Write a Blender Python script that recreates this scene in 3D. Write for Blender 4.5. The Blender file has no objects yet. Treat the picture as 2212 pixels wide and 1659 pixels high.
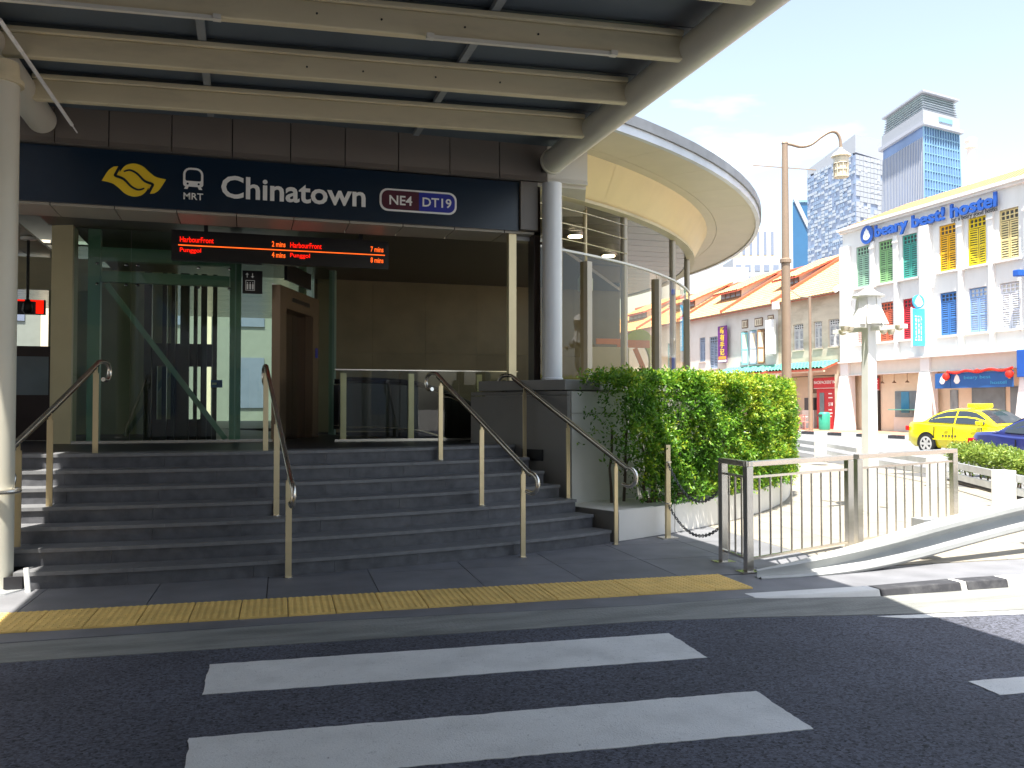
import bpy, bmesh, math, random
import numpy as np
from math import sin, cos, pi, radians as R, hypot
from mathutils import Vector, Matrix
random.seed(7); np.random.seed(7)
sc = bpy.context.scene
COL = sc.collection

# ------------------------------------------------------------------ camera, sky, sun, exposure
cam = bpy.data.cameras.new('camera'); camo = bpy.data.objects.new('camera', cam); COL.objects.link(camo)
camo.location = (0, 0, 1.6)
camo.rotation_euler = (R(90 + 1.417), 0, R(-17.118))
cam.sensor_width = 36; cam.lens = 1880 / 2212 * 36; cam.clip_start = .05; cam.clip_end = 4000
sc.camera = camo
SUNDIR = Vector((-.17, -.35, 1)).normalized()            # towards the sun
EL = math.asin(SUNDIR.z); AZ = math.atan2(SUNDIR.x, SUNDIR.y)
wd = bpy.data.worlds.new("World"); sc.world = wd; wd.use_nodes = True
wn = wd.node_tree.nodes; wl = wd.node_tree.links
bg = wn['Background']; sky = wn.new('ShaderNodeTexSky'); sky.sky_type = 'NISHITA'; sky.sun_disc = False
sky.sun_elevation = EL; sky.sun_rotation = AZ; sky.air_density = 1.3; sky.dust_density = 2.2; sky.ozone_density = 1.4
tcw = wn.new('ShaderNodeTexCoord'); mp = wn.new('ShaderNodeMapping'); mp.inputs['Scale'].default_value = (1.2, 1.2, 4.5)
nzw = wn.new('ShaderNodeTexNoise'); nzw.inputs['Scale'].default_value = 2.3; nzw.inputs['Detail'].default_value = 7
crw = wn.new('ShaderNodeValToRGB'); crw.color_ramp.elements[0].position = .60; crw.color_ramp.elements[1].position = .84
mxw = wn.new('ShaderNodeMixRGB'); mxw.inputs['Color2'].default_value = (9, 9.3, 9.8, 1)
mulw = wn.new('ShaderNodeMath'); mulw.operation = 'MULTIPLY'; mulw.inputs[1].default_value = .6
wl.new(tcw.outputs['Generated'], mp.inputs['Vector']); wl.new(mp.outputs[0], nzw.inputs['Vector'])
wl.new(nzw.outputs['Fac'], crw.inputs[0]); wl.new(crw.outputs[0], mulw.inputs[0]); wl.new(mulw.outputs[0], mxw.inputs['Fac'])
bww = wn.new('ShaderNodeRGBToBW'); tnt = wn.new('ShaderNodeMixRGB'); tnt.blend_type = 'MULTIPLY'; tnt.inputs['Fac'].default_value = 1; tnt.inputs['Color2'].default_value = (1.0, 1.03, 1.06, 1)
hzw = wn.new('ShaderNodeMixRGB'); hzw.inputs['Fac'].default_value = .4      # humid, milky tropical sky
wl.new(sky.outputs[0], bww.inputs[0]); wl.new(bww.outputs[0], tnt.inputs['Color1']); wl.new(sky.outputs[0], hzw.inputs['Color1']); wl.new(tnt.outputs[0], hzw.inputs['Color2'])
wl.new(hzw.outputs[0], mxw.inputs['Color1']); wl.new(mxw.outputs[0], bg.inputs[0])
bg.inputs['Strength'].default_value = .125
sun = bpy.data.lights.new('sun', 'SUN'); suno = bpy.data.objects.new('sun', sun); COL.objects.link(suno)
sun.energy = 5.0; sun.angle = R(.55); sun.color = (1, .95, .86)
suno.rotation_euler = SUNDIR.to_track_quat('Z', 'Y').to_euler()
sc.view_settings.view_transform = 'Standard'; sc.view_settings.look = 'None'
sc.view_settings.exposure = 1.55; sc.view_settings.gamma = 1
sc.cycles.max_bounces = 10; sc.cycles.transparent_max_bounces = 16; sc.cycles.diffuse_bounces = 5

# ------------------------------------------------------------------ materials
MATS = {}
def mat(name, col, rough=.6, metal=0, var=.08, scale=3., bump=0, bscale=60., stain=0, stscale=.6, rnd=0, emit=0, spec=.5, coat=0, stcol=None, streak=None, trans=0):
    m = bpy.data.materials.new(name); m.use_nodes = True; nt = m.node_tree; n = nt.nodes; l = nt.links
    b = n['Principled BSDF']; col = tuple(col)[:3]
    b.inputs['Roughness'].default_value = rough; b.inputs['Metallic'].default_value = metal
    b.inputs['Specular IOR Level'].default_value = spec
    if coat: b.inputs['Coat Weight'].default_value = coat; b.inputs['Coat Roughness'].default_value = .05
    if trans: b.inputs['Subsurface Weight'].default_value = 0
    geo = n.new('ShaderNodeNewGeometry'); vec = geo.outputs['Position']
    if streak:
        mpn = n.new('ShaderNodeMapping'); mpn.inputs['Scale'].default_value = streak; l.new(vec, mpn.inputs['Vector']); vec = mpn.outputs[0]
    nz = n.new('ShaderNodeTexNoise'); nz.inputs['Scale'].default_value = scale; nz.inputs['Detail'].default_value = 6; l.new(vec, nz.inputs['Vector'])
    mr = n.new('ShaderNodeMapRange'); mr.inputs[1].default_value = .25; mr.inputs[2].default_value = .75
    mr.inputs[3].default_value = 1 - var; mr.inputs[4].default_value = 1 + var; l.new(nz.outputs['Fac'], mr.inputs[0])
    val = mr.outputs[0]
    if rnd:
        oi = n.new('ShaderNodeObjectInfo'); m2 = n.new('ShaderNodeMapRange'); m2.inputs[3].default_value = 1 - rnd; m2.inputs[4].default_value = 1 + rnd
        l.new(oi.outputs['Random'], m2.inputs[0]); mu = n.new('ShaderNodeMath'); mu.operation = 'MULTIPLY'; l.new(val, mu.inputs[0]); l.new(m2.outputs[0], mu.inputs[1]); val = mu.outputs[0]
    hs = n.new('ShaderNodeMixRGB'); hs.blend_type = 'MULTIPLY'; hs.inputs['Fac'].default_value = 1; hs.inputs['Color1'].default_value = (*col, 1)
    l.new(val, hs.inputs['Color2']); out = hs.outputs[0]
    if stain:
        n2 = n.new('ShaderNodeTexNoise'); n2.inputs['Scale'].default_value = stscale; n2.inputs['Detail'].default_value = 8; n2.inputs['Roughness'].default_value = .65; l.new(vec, n2.inputs['Vector'])
        cr = n.new('ShaderNodeValToRGB'); cr.color_ramp.elements[0].position = .48; cr.color_ramp.elements[1].position = .68; l.new(n2.outputs['Fac'], cr.inputs[0])
        mm = n.new('ShaderNodeMath'); mm.operation = 'MULTIPLY'; mm.inputs[1].default_value = stain; l.new(cr.outputs[0], mm.inputs[0])
        mx = n.new('ShaderNodeMixRGB'); mx.inputs['Color2'].default_value = (*(stcol or tuple(c * .45 for c in col)), 1); l.new(mm.outputs[0], mx.inputs['Fac']); l.new(out, mx.inputs['Color1']); out = mx.outputs[0]
    l.new(out, b.inputs['Base Color'])
    if bump:
        n3 = n.new('ShaderNodeTexNoise'); n3.inputs['Scale'].default_value = bscale; n3.inputs['Detail'].default_value = 4; l.new(geo.outputs['Position'], n3.inputs['Vector'])
        bp = n.new('ShaderNodeBump'); bp.inputs['Strength'].default_value = bump; bp.inputs['Distance'].default_value = .01; l.new(n3.outputs['Fac'], bp.inputs['Height']); l.new(bp.outputs[0], b.inputs['Normal'])
    if emit:
        l.new(out, b.inputs['Emission Color']); b.inputs['Emission Strength'].default_value = emit
    MATS[name] = m; return m

def asphalt_mat(name, base):
    m = mat(name, base, .82, var=.22, scale=1.3, bump=.5, bscale=140, stain=.35, stscale=.5)
    nt = m.node_tree; n = nt.nodes; l = nt.links; b = n['Principled BSDF']; src = b.inputs['Base Color'].links[0].from_socket
    geo = n.new('ShaderNodeNewGeometry'); v = n.new('ShaderNodeTexVoronoi'); v.inputs['Scale'].default_value = 75; l.new(geo.outputs['Position'], v.inputs['Vector'])
    sp = n.new('ShaderNodeSeparateColor'); l.new(v.outputs['Color'], sp.inputs[0])
    cr = n.new('ShaderNodeValToRGB'); cr.color_ramp.elements[0].position = 0; cr.color_ramp.elements[0].color = (.2, .2, .2, 1); cr.color_ramp.elements[1].position = 1; cr.color_ramp.elements[1].color = (1.9, 1.9, 1.95, 1)
    e = cr.color_ramp.elements.new(.15); e.color = (.8, .8, .8, 1)
    l.new(sp.outputs[0], cr.inputs[0])
    mu = n.new('ShaderNodeMixRGB'); mu.blend_type = 'MULTIPLY'; mu.inputs['Fac'].default_value = 1; l.new(src, mu.inputs['Color1']); l.new(cr.outputs[0], mu.inputs['Color2']); l.new(mu.outputs[0], b.inputs['Base Color'])
    return m

def worn_paint(name):
    m = MATS['white_paint'].copy(); m.name = name; nt = m.node_tree; n = nt.nodes; l = nt.links; b = n['Principled BSDF']; src = b.inputs['Base Color'].links[0].from_socket
    geo = n.new('ShaderNodeNewGeometry'); prev = src
    for scl, lo, hi, amt, rgh in ((26, .62, .66, .75, .8), (5, .60, .80, .35, .7), (120, .66, .70, .55, .5)):
        z = n.new('ShaderNodeTexNoise'); z.inputs['Scale'].default_value = scl; z.inputs['Detail'].default_value = 10; z.inputs['Roughness'].default_value = rgh; l.new(geo.outputs['Position'], z.inputs['Vector'])
        cr = n.new('ShaderNodeMapRange'); cr.inputs[1].default_value = lo; cr.inputs[2].default_value = hi; cr.inputs[4].default_value = amt; l.new(z.outputs['Fac'], cr.inputs[0])
        mx = n.new('ShaderNodeMixRGB'); mx.inputs['Color2'].default_value = (.09, .09, .095, 1); l.new(cr.outputs[0], mx.inputs['Fac']); l.new(prev, mx.inputs['Color1']); prev = mx.outputs[0]
    v = n.new('ShaderNodeTexVoronoi'); v.feature = 'DISTANCE_TO_EDGE'; v.inputs['Scale'].default_value = 2.6; nz = n.new('ShaderNodeTexNoise'); nz.inputs['Scale'].default_value = 7
    ad = n.new('ShaderNodeVectorMath'); ad.operation = 'ADD'; l.new(geo.outputs['Position'], nz.inputs['Vector']); l.new(nz.outputs['Color'], ad.inputs[0]); l.new(geo.outputs['Position'], ad.inputs[1]); l.new(ad.outputs[0], v.inputs['Vector'])
    cr = n.new('ShaderNodeMapRange'); cr.inputs[1].default_value = .0; cr.inputs[2].default_value = .006; cr.inputs[3].default_value = .5; cr.inputs[4].default_value = 0; l.new(v.outputs['Distance'], cr.inputs[0])
    mx = n.new('ShaderNodeMixRGB'); mx.inputs['Color2'].default_value = (.12, .12, .12, 1); l.new(cr.outputs[0], mx.inputs['Fac']); l.new(prev, mx.inputs['Color1']); l.new(mx.outputs[0], b.inputs['Base Color'])
    MATS[name] = m; return m

def glass_mat(name, tint, refl=1.0, rough=.0, ior=1.5):
    m = bpy.data.materials.new(name); m.use_nodes = True; nt = m.node_tree; n = nt.nodes; l = nt.links
    n.remove(n['Principled BSDF']); out = n['Material Output']
    t = n.new('ShaderNodeBsdfTransparent'); t.inputs['Color'].default_value = (*tint, 1)
    g = n.new('ShaderNodeBsdfGlossy'); g.inputs['Roughness'].default_value = rough; g.inputs['Color'].default_value = (refl, refl, refl, 1)
    f = n.new('ShaderNodeFresnel'); f.inputs['IOR'].default_value = ior
    gm = n.new('ShaderNodeNewGeometry'); iv = n.new('ShaderNodeMath'); iv.operation = 'SUBTRACT'; iv.inputs[0].default_value = 1; l.new(gm.outputs['Backfacing'], iv.inputs[1])
    mf = n.new('ShaderNodeMath'); mf.operation = 'MULTIPLY'; l.new(f.outputs[0], mf.inputs[0]); l.new(iv.outputs[0], mf.inputs[1])      # no total internal reflection in thin panes
    mx = n.new('ShaderNodeMixShader'); l.new(mf.outputs[0], mx.inputs[0]); l.new(t.outputs[0], mx.inputs[1]); l.new(g.outputs[0], mx.inputs[2]); l.new(mx.outputs[0], out.inputs[0])
    MATS[name] = m; return m

def leaf_mat(name, dark, light, fresh):
    m = bpy.data.materials.new(name); m.use_nodes = True; nt = m.node_tree; n = nt.nodes; l = nt.links
    b = n['Principled BSDF']; at = n.new('ShaderNodeAttribute'); at.attribute_name = 'tone'
    cr = n.new('ShaderNodeValToRGB'); cr.color_ramp.elements[0].color = (*dark, 1); cr.color_ramp.elements[1].color = (*fresh, 1); e = cr.color_ramp.elements.new(.55); e.color = (*light, 1)
    l.new(at.outputs['Fac'], cr.inputs[0]); l.new(cr.outputs[0], b.inputs['Base Color']); b.inputs['Roughness'].default_value = .45
    tr = n.new('ShaderNodeBsdfTranslucent'); l.new(cr.outputs[0], tr.inputs['Color']); mx = n.new('ShaderNodeMixShader'); mx.inputs[0].default_value = .38
    l.new(b.outputs[0], mx.inputs[1]); l.new(tr.outputs[0], mx.inputs[2]); l.new(mx.outputs[0], n['Material Output'].inputs[0])
    MATS[name] = m; return m

asphalt_mat('asphalt', (.056, .059, .075))
asphalt_mat('asphalt_far', (.16, .16, .16))
mat('ground', (.3, .29, .27), .9, var=.15, scale=.3)
mat('pave_slab', (.165, .168, .182), .6, var=.2, scale=3, bump=.25, bscale=90, rnd=.05, stain=.3, stscale=1.1)
mat('pave_base', (.09, .09, .09), .9)
mat('plaza', (.27, .245, .20), .85, var=.1, scale=2, bump=.2, stain=.2, rnd=.05)
mat('kerb_conc', (.21, .215, .20), .85, var=.35, scale=2.2, bump=.6, bscale=45, stain=.6, stscale=1.4, streak=(.5, 3, 1))
mat('white_paint', (.68, .68, .66), .7, var=.1, scale=2.5, bump=.35, bscale=120, stain=.22, stscale=2.4, stcol=(.25, .25, .235))
worn_paint('paint_worn')
mat('kerb_white', (.72, .72, .7), .7, var=.08, stain=.3, stscale=6, stcol=(.4, .4, .38))
mat('kerb_black', (.03, .03, .035), .7, var=.2, stain=.25, stscale=8, stcol=(.2, .2, .2))
mat('tactile', (.70, .48, .15), .62, var=.12, scale=6, rnd=.07, stain=.25, stscale=5, bump=.15)
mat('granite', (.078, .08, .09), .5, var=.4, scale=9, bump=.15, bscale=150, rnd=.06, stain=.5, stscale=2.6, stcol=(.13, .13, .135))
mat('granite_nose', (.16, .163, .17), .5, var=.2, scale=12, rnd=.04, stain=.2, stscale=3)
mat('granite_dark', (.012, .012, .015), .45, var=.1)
mat('cream', (.60, .53, .35), .5, var=.08, scale=1.2, stain=.3, stscale=1.8, streak=(.6, 1, 2.5), stcol=(.28, .25, .17))
mat('cream_pipe', (.56, .54, .45), .35, var=.05, scale=1, stain=.1, stscale=1.5, stcol=(.35, .32, .24))
mat('white_col', (.66, .67, .67), .3, var=.03)
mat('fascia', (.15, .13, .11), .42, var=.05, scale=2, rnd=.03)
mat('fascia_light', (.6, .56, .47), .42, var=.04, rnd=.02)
mat('roof_under', (.60, .53, .385), .45, var=.04, rnd=.02, stain=.08)
mat('drum', (.66, .53, .27), .35, var=.05, rnd=.025)
mat('rim_metal', (.62, .64, .66), .35, .3, var=.12, scale=3, stain=.3)
mat('panel_grey', (.075, .098, .118), .55, var=.12, scale=1, stain=.15)
mat('panel_trim', (.2, .22, .23), .5)
mat('dark_soffit', (.07, .065, .06), .35, var=.12, scale=2, streak=(.4, 5, 1))
mat('plank', (.36, .34, .27), .25, .2, var=.1, rnd=.1)
mat('stone_wall', (.23, .185, .11), .6, var=.14, scale=2.2, stain=.35, stscale=.8, rnd=.05, stcol=(.2, .15, .1))
mat('olive_wall', (.36, .37, .23), .6, var=.08)
mat('beige_pillar', (.52, .45, .26), .5, var=.06)
mat('block_dark', (.21, .205, .19), .6, var=.1, scale=3, stain=.25, stscale=1.5)
mat('block_light', (.56, .56, .53), .55, var=.05, scale=3, stain=.12)
mat('planter', (.66, .64, .59), .6, var=.06, scale=2, stain=.18, stscale=2, stcol=(.42, .4, .35))
mat('soil', (.05, .035, .02), .95, var=.3, bump=.6)
mat('steel', (.72, .68, .60), .26, .95, var=.06, streak=(1, 1, 12))
mat('steel_post', (.60, .50, .31), .38, .8, var=.06)
mat('chrome', (.75, .73, .7), .1, 1, var=.03)
mat('rail_dark', (.2, .19, .18), .18, .95, var=.06)
mat('green_steel', (.20, .29, .235), .4, .1, var=.06)
mat('dark_frame', (.02, .02, .02), .4, .3)
mat('brown_frame', (.035, .022, .018), .3, .4)
mat('lift_steel', (.28, .20, .13), .25, .7, var=.08, streak=(8, 8, .5))
mat('lift_door', (.10, .065, .045), .2, .8, var=.1, streak=(8, 8, .5))
mat('sign_navy', (.002, .013, .032), .28, var=.04, spec=.5)
mat('sign_white', (.8, .8, .76), .5, var=0)
mat('sign_yellow', (.8, .55, .02), .5, var=0)
mat('sign_maroon', (.07, .006, .02), .4, var=0)
mat('sign_blue', (.012, .02, .28), .4, var=0)
mat('black_panel', (.006, .004, .004), .3, var=0)
mat('led_red', (1, .008, .0), .5, var=0, emit=.5)
mat('led_amber', (1, .12, .01), .5, var=0, emit=.55)
mat('lamp_glow', (1, .85, .55), .5, var=0, emit=5.0)
mat('tube_white', (.6, .58, .5), .4)
mat('galv', (.55, .57, .58), .38, .6, var=.12, scale=4, stain=.25, stscale=3)
mat('white_metal', (.72, .72, .7), .45, var=.04)
mat('lamp_brown', (.3, .22, .16), .45, .3, var=.06)
mat('lamp_glass', (.62, .55, .42), .3)
mat('hanging_cam', (.5, .62, .63), .4)
mat('wall_white', (.70, .70, .68), .75, var=.04, scale=.7, stain=.16, stscale=1.6, streak=(1, 1.2, .25), stcol=(.5, .48, .44))
mat('rear_wall', (.20, .22, .19), .8, var=.08)
mat('wall_grey', (.68, .64, .56), .8, var=.04)
mat('wall_cream', (.66, .57, .42), .8, var=.05)
mat('shop_white', (.62, .58, .53), .8, var=.05, scale=.8, stain=.22, stscale=.9, stcol=(.42, .36, .26))
mat('shop_tan', (.58, .5, .38), .8, var=.12, scale=1.5, stain=.6, stscale=.7, stcol=(.3, .23, .14), streak=(1, .5, 1.6))
mat('roof_tile', (.58, .34, .15), .75, var=.16, scale=3, stain=.45, stscale=1.4, rnd=.06, stcol=(.62, .47, .25))
mat('mullion', (.40, .355, .29), .35, .4, var=.06)
mat('roof_red', (.5, .1, .05), .6, var=.1)
mat('roof_pale', (.50, .27, .13), .75, var=.06, rnd=.08)
mat('green_tile', (.10, .34, .27), .4, var=.2, rnd=.12)
mat('shop_red', (.5, .012, .018), .5)
mat('floor_red', (.42, .2, .13), .8)
mat('shop_glass', (.16, .2, .22), .08, var=.3, scale=1.2, spec=.8)
mat('curtain_blue', (.05, .22, .36), .7)
mat('banner_blue', (.015, .1, .32), .6)
mat('sky_blue_sign', (.06, .36, .6), .5)
mat('letter_blue', (.012, .09, .42), .45)
mat('letter_dark', (.05, .05, .05), .5)
mat('sign_purple', (.12, .0, .16), .5)
mat('sign_orange', (.85, .3, .02), .5)
mat('pink_chair', (.5, .24, .2), .7)
mat('bin_green', (.03, .3, .2), .5)
mat('lantern_red', (.55, .02, .01), .5)
mat('wood_brown', (.16, .09, .05), .6)
mat('louvre_dark', (.07, .07, .07), .7)
for nm, c in dict(sh_mint=(.30, .50, .36), sh_green=(.24, .46, .20), sh_teal=(.06, .34, .28), sh_amber=(.75, .4, .01), sh_yellow=(.8, .6, .01), sh_cream=(.66, .54, .26), sh_pink=(.68, .42, .38), sh_coral=(.65, .14, .07), sh_red=(.55, .02, .04), sh_blue=(.06, .2, .52), sh_light=(.26, .4, .66), sh_white=(.68, .7, .76), sh_greyblue=(.28, .34, .44), sh_brown=(.28, .15, .07), sh_aqua=(.2, .5, .55)).items():
    mat(nm, c, .6, var=.04)
mat('taxi_yellow', (.78, .66, .0), .3, var=0, coat=1)
mat('car_blue', (.02, .03, .16), .3, var=0, coat=1, metal=.2)
mat('car_glass', (.03, .04, .05), .05, var=0, spec=.9)
mat('tyre', (.02, .02, .02), .8)
mat('rim', (.62, .61, .58), .35, .3)
mat('tail_red', (.6, .01, .01), .2)
mat('head_lamp', (.6, .6, .6), .15)
mat('tower_blue', (.11, .18, .36), .12, var=.25, scale=.12, spec=.8)  # blue, cyan, lilac, mid and pale tower colours lightened in place of haze
mat('tower_cyan', (.18, .33, .46), .12, var=.2, scale=.15, spec=.8)
mat('tower_deep', (.02, .1, .22), .1, var=.1, scale=.1, spec=.8)
mat('tower_white', (.34, .36, .40), .6, var=.02)
mat('tower_lilac', (.23, .28, .40), .3, var=.15, scale=.1)
mat('tower_grey', (.4, .42, .48), .6)
mat('window_grey', (.17, .20, .27), .2, spec=.8)
mat('adv_lime', (.5, .62, .02), .5)
mat('adv_orange', (.85, .22, .01), .5)
mat('notice_blue', (.03, .14, .5), .5)
glass_mat('glass_green', (.76, .85, .78), 1, ior=1.6)
mat('fascia_mid', (.34, .31, .25), .42, var=.05)
mat('tower_mid', (.21, .28, .40), .2, var=.15, scale=.2)
mat('tower_pale', (.38, .42, .48), .4, var=.05)
mat('crown_glass', (.26, .38, .37), .2, var=.2, scale=.3)
glass_mat('glass_clear', (.86, .9, .87), 1)
glass_mat('glass_tan', (.88, .83, .70), 1, ior=1.5)
mat('barrier_white', (.36, .37, .36), .42, var=.1, scale=3, stain=.2, stscale=3, stcol=(.4, .4, .38))
mat('chain_iron', (.10, .10, .105), .5, .5)
mat('sh_plain', (.62, .6, .58), .6, var=.03)
mat('aqua_pane', (.45, .55, .42), .6)
leaf_mat('leaf', (.03, .11, .012), (.14, .32, .02), (.50, .54, .04))
leaf_mat('leaf_small', (.06, .13, .02), (.2, .3, .04), (.42, .46, .09))
mat('rim_cap', (.2, .21, .225), .45, .2, var=.2, scale=3, stain=.3)
mat('stem', (.07, .05, .035), .8)

# ------------------------------------------------------------------ mesh helpers
class MB:
    def __init__(s): s.v = []; s.f = []
    def add(s, vs, fs):
        o = len(s.v); s.v += [tuple(p) for p in vs]; s.f += [tuple(i + o for i in f) for f in fs]; return s
    def hexa(s, p):   # 8 points: bottom 4 ccw, top 4
        return s.add(p, [(3, 2, 1, 0), (4, 5, 6, 7), (0, 1, 5, 4), (1, 2, 6, 5), (2, 3, 7, 6), (3, 0, 4, 7)])
    def box(s, x0, y0, z0, x1, y1, z1):
        if x0 > x1: x0, x1 = x1, x0
        if y0 > y1: y0, y1 = y1, y0
        if z0 > z1: z0, z1 = z1, z0
        return s.hexa([(x0, y0, z0), (x1, y0, z0), (x1, y1, z0), (x0, y1, z0), (x0, y0, z1), (x1, y0, z1), (x1, y1, z1), (x0, y1, z1)])
    def bar(s, a, b, w, h, up=(0, 0, 1)):    # rectangular bar a->b, width w, height h
        a = Vector(a); b = Vector(b); d = (b - a).normalized(); u = Vector(up)
        if abs(d.dot(u)) > .98: u = Vector((1, 0, 0))
        sd = d.cross(u).normalized() * w / 2; uu = sd.cross(d).normalized() * h / 2
        return s.hexa([a - sd - uu, a + sd - uu, b + sd - uu, b - sd - uu, a - sd + uu, a + sd + uu, b + sd + uu, b - sd + uu])
    def prism(s, poly, z0, z1):
        n = len(poly); vs = [(x, y, z0) for x, y in poly] + [(x, y, z1) for x, y in poly]
        return s.add(vs, [tuple(range(n - 1, -1, -1)), tuple(range(n, 2 * n))] + [(i, (i + 1) % n, (i + 1) % n + n, i + n) for i in range(n)])
    def prismY(s, poly, y0, y1):   # poly in (x, z)
        n = len(poly); vs = [(x, y0, z) for x, z in poly] + [(x, y1, z) for x, z in poly]
        return s.add(vs, [tuple(range(n)), tuple(range(2 * n - 1, n - 1, -1))] + [((i + 1) % n, i, i + n, (i + 1) % n + n) for i in range(n)])
    def prismX(s, poly, x0, x1):   # poly in (y, z)
        n = len(poly); vs = [(x0, y, z) for y, z in poly] + [(x1, y, z) for y, z in poly]
        return s.add(vs, [tuple(range(n - 1, -1, -1)), tuple(range(n, 2 * n))] + [(i, (i + 1) % n, (i + 1) % n + n, i + n) for i in range(n)])
    def tube(s, pts, r, n=10, caps=True):
        pts = [Vector(p) for p in pts]; rs = r if isinstance(r, (list, tuple)) else [r] * len(pts)
        o = len(s.v); prev = None; m = len(pts)
        for i, p in enumerate(pts):
            d = (pts[min(i + 1, m - 1)] - pts[max(i - 1, 0)]).normalized()
            if prev is None:
                u = Vector((0, 0, 1)) if abs(d.z) < .9 else Vector((1, 0, 0)); a = d.cross(u).normalized()
            else: a = (prev - d * prev.dot(d)).normalized()
            prev = a; b = d.cross(a)
            for k in range(n):
                t = 2 * pi * k / n; s.v.append(tuple(p + (a * cos(t) + b * sin(t)) * rs[i]))
        for i in range(m - 1):
            for k in range(n):
                s.f.append((o + i * n + k, o + i * n + (k + 1) % n, o + (i + 1) * n + (k + 1) % n, o + (i + 1) * n + k))
        if caps: s.f.append(tuple(o + k for k in range(n - 1, -1, -1))); s.f.append(tuple(o + (m - 1) * n + k for k in range(n)))
        return s
    def lathe(s, c, prof, n=16):   # prof list of (r, z)
        o = len(s.v)
        for r_, z in prof:
            for k in range(n): t = 2 * pi * k / n; s.v.append((c[0] + r_ * cos(t), c[1] + r_ * sin(t), c[2] + z))
        for i in range(len(prof) - 1):
            for k in range(n): s.f.append((o + i * n + k, o + i * n + (k + 1) % n, o + (i + 1) * n + (k + 1) % n, o + (i + 1) * n + k))
        s.f.append(tuple(o + k for k in range(n - 1, -1, -1))); s.f.append(tuple(o + (len(prof) - 1) * n + k for k in range(n)))
        return s
    def arc(s, C, r0, r1, a0, a1, z0, z1, n=6):     # annular block; az degrees from -Y towards +X
        P = lambda r_, a, z: (C[0] + r_ * sin(R(a)), C[1] - r_ * cos(R(a)), z)
        o = len(s.v)
        for i in range(n + 1):
            a = a0 + (a1 - a0) * i / n
            s.v += [P(r0, a, z0), P(r1, a, z0), P(r1, a, z1), P(r0, a, z1)]
        for i in range(n):
            b = o + 4 * i
            for k in range(4): s.f.append((b + k, b + (k + 1) % 4, b + 4 + (k + 1) % 4, b + 4 + k))
        s.f.append((o + 3, o + 2, o + 1, o)); b = o + 4 * n; s.f.append((b, b + 1, b + 2, b + 3))
        return s
    def build(s, name, m, parent=None, smooth=False, bevel=0, fix=True):
        me = bpy.data.meshes.new(name); vs = s.v
        off = Vector((0, 0, 0))
        if parent is None:
            a = np.array(vs); off = Vector((float((a[:, 0].min() + a[:, 0].max()) / 2), float((a[:, 1].min() + a[:, 1].max()) / 2), float(a[:, 2].min())))
            vs = (a - np.array(off)).tolist()
        me.from_pydata(vs, [], s.f); me.update()
        if fix:
            bm = bmesh.new(); bm.from_mesh(me); bmesh.ops.recalc_face_normals(bm, faces=bm.faces); bm.to_mesh(me); bm.free()
        if smooth:
            me.polygons.foreach_set('use_smooth', [True] * len(me.polygons))
            try: me.set_sharp_from_angle(angle=R(38))
            except Exception: pass
        me.materials.append(MATS[m] if isinstance(m, str) else m)
        o = bpy.data.objects.new(name, me); COL.objects.link(o)
        if parent is None: o.location = off
        else:
            o.parent = parent
            if parent.type == 'EMPTY' and parent.get('_w'): o.location = -Vector(parent.location)
            elif parent.type == 'MESH' and parent.parent is None: o.location = -Vector(parent.location)
        if bevel:
            md = o.modifiers.new('bevel', 'BEVEL'); md.width = bevel; md.segments = 2; md.limit_method = 'ANGLE'
        return o
def tag(o, label=None, cat=None, group=None, kind=None):
    if label: o['label'] = label
    if cat: o['category'] = cat
    if group: o['group'] = group
    if kind: o['kind'] = kind
    return o
def thing(name, loc, label, cat, group=None, world=True):
    o = bpy.data.objects.new(name, None); COL.objects.link(o); o.location = loc; o.empty_display_size = .2
    if world: o['_w'] = 1
    return tag(o, label, cat, group)
def copy_tree(o, parent=None, loc=None):
    c = o.copy(); COL.objects.link(c)
    if parent: c.parent = parent
    if loc is not None: c.location = loc
    for ch in list(o.children): copy_tree(ch, c)
    return c
def inst(o, name, parent, loc, rot=(0, 0, 0), scale=(1, 1, 1)):   # share mesh data
    c = bpy.data.objects.new(name, o if isinstance(o, bpy.types.Mesh) else o.data); COL.objects.link(c); c.parent = parent
    l = Vector(loc)
    if parent is not None and parent.type == 'EMPTY' and parent.get('_w'): l = l - Vector(parent.location)
    elif parent is not None and parent.type == 'MESH' and parent.parent is None: l = l - Vector(parent.location)
    c.location = l; c.rotation_euler = rot; c.scale = scale; return c
def mesh_of(mb, name, m, smooth=False):
    me = bpy.data.meshes.new(name); me.from_pydata([tuple(v) for v in mb.v], [], mb.f); me.update()
    bm = bmesh.new(); bm.from_mesh(me); bmesh.ops.recalc_face_normals(bm, faces=bm.faces); bm.to_mesh(me); bm.free()
    if smooth: me.polygons.foreach_set('use_smooth', [True] * len(me.polygons))
    me.materials.append(MATS[m]); return me
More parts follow.
